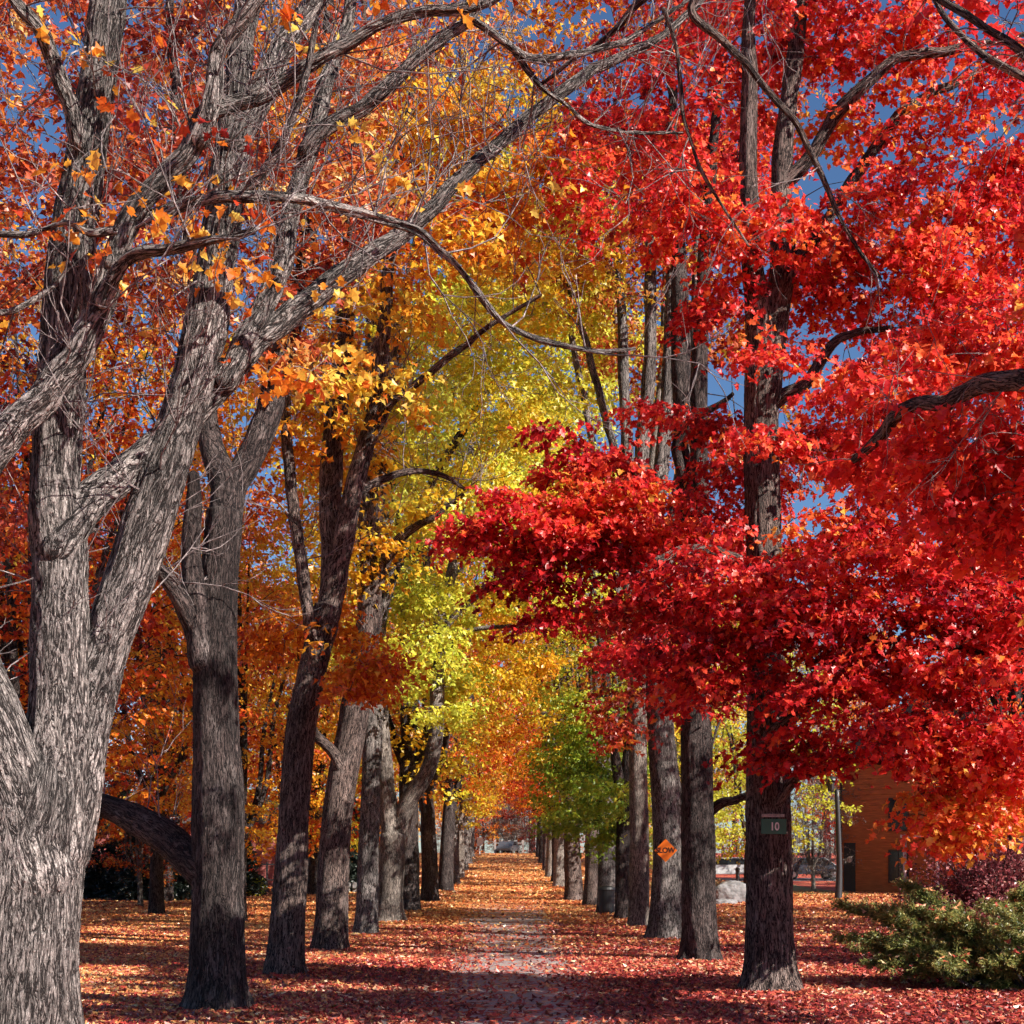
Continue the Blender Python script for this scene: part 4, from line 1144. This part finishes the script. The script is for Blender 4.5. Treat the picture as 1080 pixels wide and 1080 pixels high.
# low stone wall along the left edge of the leaf floor
w = Box()
rg = np.random.default_rng(5)
x = -30.
while x < -5.5:
    for row in range(2):
        L_ = rg.uniform(.5, 1.0)
        w.box(x + rg.uniform(-.1, .1), x + L_ - .05, -.25 + rg.uniform(-.05, .05), .25 + rg.uniform(-.05, .05), row * .28 - .05, row * .28 + .24)
    x += .8
ws = w.make('stone_wall', STONE, None, .03, (0, 73, float(ground_z(73))))
tag(ws, 'low dry stone wall under the trees left of the avenue', 'wall')

# dark spruces
def spruce(x, y, H, Rb, seed, label):
    rg = np.random.default_rng(seed)
    root = empty('spruce_tree', (x, y, float(ground_z(y))), label, 'tree', 'dark spruces behind the left row')
    A = Acc(); tube(A, catmull(np.array([[0, 0, -.1, .2], [0, 0, H * .5, .12], [0, 0, H, .02]]), .4), 10)
    link('trunk', acc_mesh('trunk', A), BARK_DARK, root)
    A = Acc()
    pos, nor, hd, tn = [], [], [], []
    for i in range(170):
        z = H * rg.uniform(.02, 1) ** 1.1
        a = rg.uniform(0, 2 * PI); L = Rb * (1 - z / H) * rg.uniform(.75, 1.1) + .15
        d = np.array([math.cos(a), math.sin(a), 0])
        e = d * L + [0, 0, z - .25 * L]
        tube(A, np.array([[*(d * .05 + [0, 0, z]), .02], [*((d * L * .5) + [0, 0, z - .05 * L]), .014], [*e, .004]]), 4)
        n = int(40 + 70 * L)
        s = rg.uniform(.05, 1, n)[:, None]
        p = d * L * s + np.array([0, 0, z]) - np.array([0, 0, .25 * L]) * s ** 2 + rg.normal(0, .09, (n, 3)) * (1, 1, .5)
        pos.append(p); nor.append(rg.normal(0, 1, (n, 3)) + [0, 0, 1]); hd.append(d + rg.normal(0, .6, (n, 3))); tn.append(rg.normal(.45, .2, n))
    pos = np.vstack(pos)
    V, Fc = leaf_arrays(pos, np.vstack(nor), np.vstack(hd), rg.uniform(.12, .26, len(pos)), DIAM * [.6, 1], rg)
    link('crown', crown_mesh('crown', A, V, Fc, np.clip(np.concatenate(tn), 0, 1)), (leaf_mat('spruce', .1), BARK_DARK), root)


spruce(-14.3, 60, 5.2, 2.0, 1, 'blackish spruce showing between the forked maple and second trunk')
spruce(-16.6, 63, 5.6, 2.3, 2, 'dark spruce close behind the right edge of the forked maple')
spruce(-12.4, 66, 4.8, 1.7, 3, 'dark spruce tucked behind the second trunk')
spruce(-9.1, 71, 4.6, 1.6, 4, 'dark spruce between the third and fourth left trunks')
spruce(-7.4, 74, 4.6, 1.5, 5, 'dark spruce between the fourth and fifth left trunks')
spruce(-20, 66, 6, 2.4, 6, 'dark spruce hidden behind the forked maple')
grown_tree('small', 0, P(148, 0, 52)[0], 52, .8, .8, 'rust', 'thin pale trunked young tree before the dark spruces', WL, BARK_PALE)


# ------------------------------------------------------------------ shrubs on the right
def juniper():
    rg = np.random.default_rng(61)
    base = np.array([5.75, 18.3, 0])
    root = empty('juniper_bush', base, 'spreading green juniper with feathery arms and fallen leaves, right of the red maple', 'shrub')
    A = Acc()
    pos, nor, hd, tn = [], [], [], []
    lp, ln, lh = [], [], []
    arms = []
    for i in range(48):                                  # long plumes sweeping up to the left
        arms.append((rg.normal(PI * .96, .34), rg.uniform(1.1, 2.05), rg.uniform(.26, 1.02), (rg.uniform(-.1, 2.2), rg.uniform(-.7, .7))))
    for i in range(22):                                  # low ones all round
        arms.append((rg.uniform(0, 2 * PI), rg.uniform(.8, 1.5), rg.uniform(.06, .5), (rg.uniform(.2, 1.9), rg.uniform(-.6, .6))))
    for i, (a, L, el, so) in enumerate(arms):
        d = np.array([math.cos(a) * math.cos(el), math.sin(a) * math.cos(el), math.sin(el)])
        st = np.array([so[0], so[1], .02])
        t = np.linspace(0, 1, 7)[:, None]
        pth = st + d * L * t + np.array([0, 0, -.18 * L]) * t ** 2 + np.array([0, 0, .12]) * np.sin(t * PI)
        pth[:, 2] = np.maximum(pth[:, 2], .06)
        tube(A, np.hstack([pth, np.linspace(.022, .004, 7)[:, None]]), 5, seed=i)
        # plume: side sprigs along the arm
        ns = int(40 * L)
        for j in range(ns):
            s = rg.uniform(.12, 1)
            k = min(int(s * 6), 5); f = s * 6 - k
            p = pth[k] * (1 - f) + pth[k + 1] * f
            ax = unit(pth[k + 1] - pth[k])
            w = (.20 * math.sin(min(1, s * 1.1) * PI * .82) + .06)
            dd = unit(ax * 1.1 + rg.normal(0, .6, 3) * [1, 1, .45] + [0, 0, .1])
            n = 40
            q = rg.uniform(0, 1, (n, 1))
            pp = p + dd * w * q + rg.normal(0, .018, (n, 3))
            pp[:, 2] = np.maximum(pp[:, 2], .03)
            pos.append(pp); nor.append(rg.normal(0, 1, (n, 3)) + [0, 0, .6]); hd.append(dd + rg.normal(0, .55, (n, 3)))
            tn.append(.33 + .50 * q[:, 0] + rg.normal(0, .10, n) + rg.normal(0, .06))
            if rg.uniform() < .22:
                lp.append(p + dd * w * .8 + [0, 0, .04]); ln.append(rg.normal(0, .5, 3) + [0, 0, 1]); lh.append(rg.normal(0, 1, 3))
    pos = np.vstack(pos)
    V, Fc = leaf_arrays(pos, np.vstack(nor), np.vstack(hd), rg.uniform(.03, .075, len(pos)), DIAM * [.32, 1], rg)
    link('foliage', crown_mesh('foliage', A, V, Fc, np.clip(np.concatenate(tn), 0, 1)), (leaf_mat('juniper', .3), BARK_DARK), root)
    V, Fc = leaf_arrays(np.array(lp) + base, np.array(ln), np.array(lh), rg.uniform(.06, .1, len(lp)), STAR, rg)
    o = link('caught_leaves', build_mesh('caught_leaves', V, [Fc], False, rg.uniform(.4, 1, len(lp))), leaf_mat('litter', .15))
    o['kind'] = 'stuff'


juniper()


def shrub(name, base, rx, rz, seed, pal, label, nbr, size, k=60, stemmat=BARK_DARK):
    rg = np.random.default_rng(seed)
    root = empty(name, base, label, 'shrub')
    A = Acc(); tips = []
    for i in range(nbr):
        a = rg.uniform(0, 2 * PI); e = rg.uniform(.35, 1.4)
        d = np.array([math.cos(a) * math.cos(e) * rx, math.sin(a) * math.cos(e) * rx, math.sin(e) * rz])
        t = np.linspace(0, 1, 6)[:, None]
        pth = d * t * rg.uniform(.7, 1.05) + np.array([0, 0, .2 * rz]) * np.sin(t * PI) + rg.normal(0, .03, (6, 3)) * t
        tube(A, np.hstack([pth, np.linspace(.014, .003, 6)[:, None]]), 4, seed=i)
        s = rg.uniform(.2, 1, (k, 1)); kk = np.minimum((s[:, 0] * 5).astype(int), 4); f = s[:, 0] * 5 - kk
        tips.append(pth[kk] * (1 - f)[:, None] + pth[kk + 1] * f[:, None] + rg.normal(0, .09, (k, 3)))
    pos = np.vstack(tips); pos[:, 2] = np.maximum(pos[:, 2], .03)
    n = len(pos)
    V, Fc = leaf_arrays(pos, rg.normal(0, .8, (n, 3)) + [0, 0, .8], rg.normal(0, 1, (n, 3)), size * rg.uniform(.6, 1.3, n), DIAM, rg)
    link('foliage', crown_mesh('foliage', A, V, Fc, np.clip(rg.normal(.5, .2, n) + .3 * (vnoise(pos * 3) - .5), 0, 1)), (leaf_mat(pal, .3), stemmat), root)


shrub('barberry_bush', (7.3, 22.0, 0), 1.75, 2.0, 71, 'barberry', 'dusky maroon barberry bush behind the juniper at the right edge', 260, .05, 90)
shrub('barberry_bush', (9.6, 26, 0), 1.7, 2.0, 72, 'barberry', 'pinkish grey twiggy bush behind the maroon barberry bush', 200, .05, 50, BARK_PALE)
shrub('small_shrub', (P(270, 0, 66)[0], 66, 0), .5, .7, 73, 'lime', 'small fresh green plant at the stone wall', 40, .09, 30)


# ------------------------------------------------------------------ vehicles and things far away
def car(name, loc, rz, paint, label, cat='car'):
    root = empty(name, loc, label, cat, rz=rz)
    prof = [(-2.15, .35), (-2.2, .62), (-2.1, .86), (-1.35, .95), (-.75, 1.42), (.75, 1.46), (1.5, .98), (2.1, .92), (2.2, .6), (2.15, .35)]
    Box().prism(prof, -.86, .86).make('body', paint, root, .05)
    Box().prism([(-1.2, .97), (-.70, 1.37), (.70, 1.40), (1.28, .99)], -.875, .875).make('window', GLASS_DK, root)
    for x in (-1.35, 1.35):
        for y in (-.80, .80):
            wh = Box().lathe([(.10, -.1), (.32, -.1), (.34, -.06), (.34, .06), (.32, .1), (.10, .1)], 20, (0, 0), 'y').make('wheel', RUBBER, root)
            wh.location = (x, y, .34)
            Box().lathe([(.001, -.112), (.19, -.108), (.19, .108), (.001, .112)], 14, (0, 0), 'y').make('rim', simple('alloy', (.5, .5, .5), .3, .8) if 'alloy' not in bpy.data.materials else bpy.data.materials['alloy'], wh)
    for y in (-.6, .6):
        Box().box(2.12, 2.215, y - .16, y + .16, .66, .8).make('headlight', WHITE, root, .02)
    return root


car('parked_car', (P(536, 0, 166)[0], 166, 2.4), PI * .42, simple('grey_paint', (.07, .07, .08), .3), 'dark grey car parked at the far end of the avenue')
car('parked_car', (P(852, 0, 96)[0], 95.5, float(ground_z(95.5))), .1, simple('dark_blue_paint', (.03, .035, .05), .25), 'dark car parked beyond the lawn behind the nearest right trunk')
car('parked_car', (P(768, 0, 96)[0], 95.5, float(ground_z(95.5))), -.05, simple('silver_paint', (.55, .55, .57), .3), 'silver car parked beyond the boulder')

fe = empty('paling_fence', (P(535, 0, 168)[0], 168, 2.4), 'weathered paling fence behind the dark grey car at the end of the avenue', 'fence')
PALE = simple('weathered_paling', (.30, .25, .23), .8)
Box().box(-1.6, 1.9, -.03, .03, .55, .65).box(-1.6, 1.9, -.03, .03, 1.2, 1.3).make('rail', PALE, fe)
for i in range(5):
    Box().box(-1.4 + i * .8 - .12, -1.4 + i * .8 + .12, -.06, .06, 0, 1.6).make('post', PALE, fe)
sp = empty('white_signpost', (P(506, 0, 146)[0], 146, float(ground_z(146))), 'small white sign on a post at the left end of the avenue', 'sign')
Box().box(-.05, .05, -.05, .05, -.1, 1.3).make('post', WHITE, sp)
Box().box(-.28, .28, -.075, -.052, .9, 1.75).make('panel', WHITE, sp, .01)

# slim iron bollard and bench-like post beyond the boulder
po = Box().lathe([(.09, -.1), (.09, 1.15), (.11, 1.18), (.11, 1.26), (.02, 1.32)], 12).make('bollard', METAL_DK, None, 0, (P(778, 0, 66)[0], 66, 0))
tag(po, 'dark iron bollard standing behind the pale boulder', 'bollard')

# ------------------------------------------------------------------ light, sky, camera
w = bpy.data.worlds.new('World'); sc.world = w; w.use_nodes = True
nt = w.node_tree; nt.nodes.clear()
sky = nt.nodes.new('ShaderNodeTexSky'); sky.sky_type = 'NISHITA'; sky.sun_disc = False
sky.sun_elevation = SUN_EL
sd = Vector((math.sin(SUN_PHI) * math.cos(SUN_EL), -math.cos(SUN_PHI) * math.cos(SUN_EL), math.sin(SUN_EL)))
sky.sun_rotation = math.atan2(sd.x, sd.y)
sky.air_density = 1.0; sky.dust_density = .2; sky.ozone_density = 7
bg = nt.nodes.new('ShaderNodeBackground'); bg.inputs['Strength'].default_value = .058
nt.links.new(sky.outputs[0], bg.inputs['Color'])
nt.links.new(bg.outputs[0], nt.nodes.new('ShaderNodeOutputWorld').inputs['Surface'])
ld = bpy.data.lights.new('sun', 'SUN'); ld.energy = 5; ld.angle = math.radians(.5); ld.color = (1, .93, .82)
lo = bpy.data.objects.new('sun', ld); COL.objects.link(lo)
lo.rotation_euler = sd.to_track_quat('Z', 'Y').to_euler(); lo.location = (20, -10, 30)

cd = bpy.data.cameras.new('camera'); cam = bpy.data.objects.new('camera', cd); COL.objects.link(cam)
cam.location = (0, 0, CAMZ); cam.rotation_euler = (PI / 2, 0, 0)
cd.sensor_width = 36; cd.lens = 36 * F / 1080
cd.shift_x = (540 - CX) / 1080; cd.shift_y = (CY - 540) / 1080
cd.clip_start = .1; cd.clip_end = 4000
sc.camera = cam
sc.view_settings.view_transform = 'Standard'; sc.view_settings.look = 'None'
sc.view_settings.exposure = 1.12; sc.view_settings.gamma = 1
cy = sc.cycles
cy.max_bounces = 4; cy.diffuse_bounces = 2; cy.glossy_bounces = 1; cy.transmission_bounces = 3; cy.use_adaptive_sampling = True; cy.adaptive_threshold = .03; cy.transparent_max_bounces = 4
cy.use_denoising = True; cy.use_light_tree = False
cy.caustics_reflective = False; cy.caustics_refractive = False
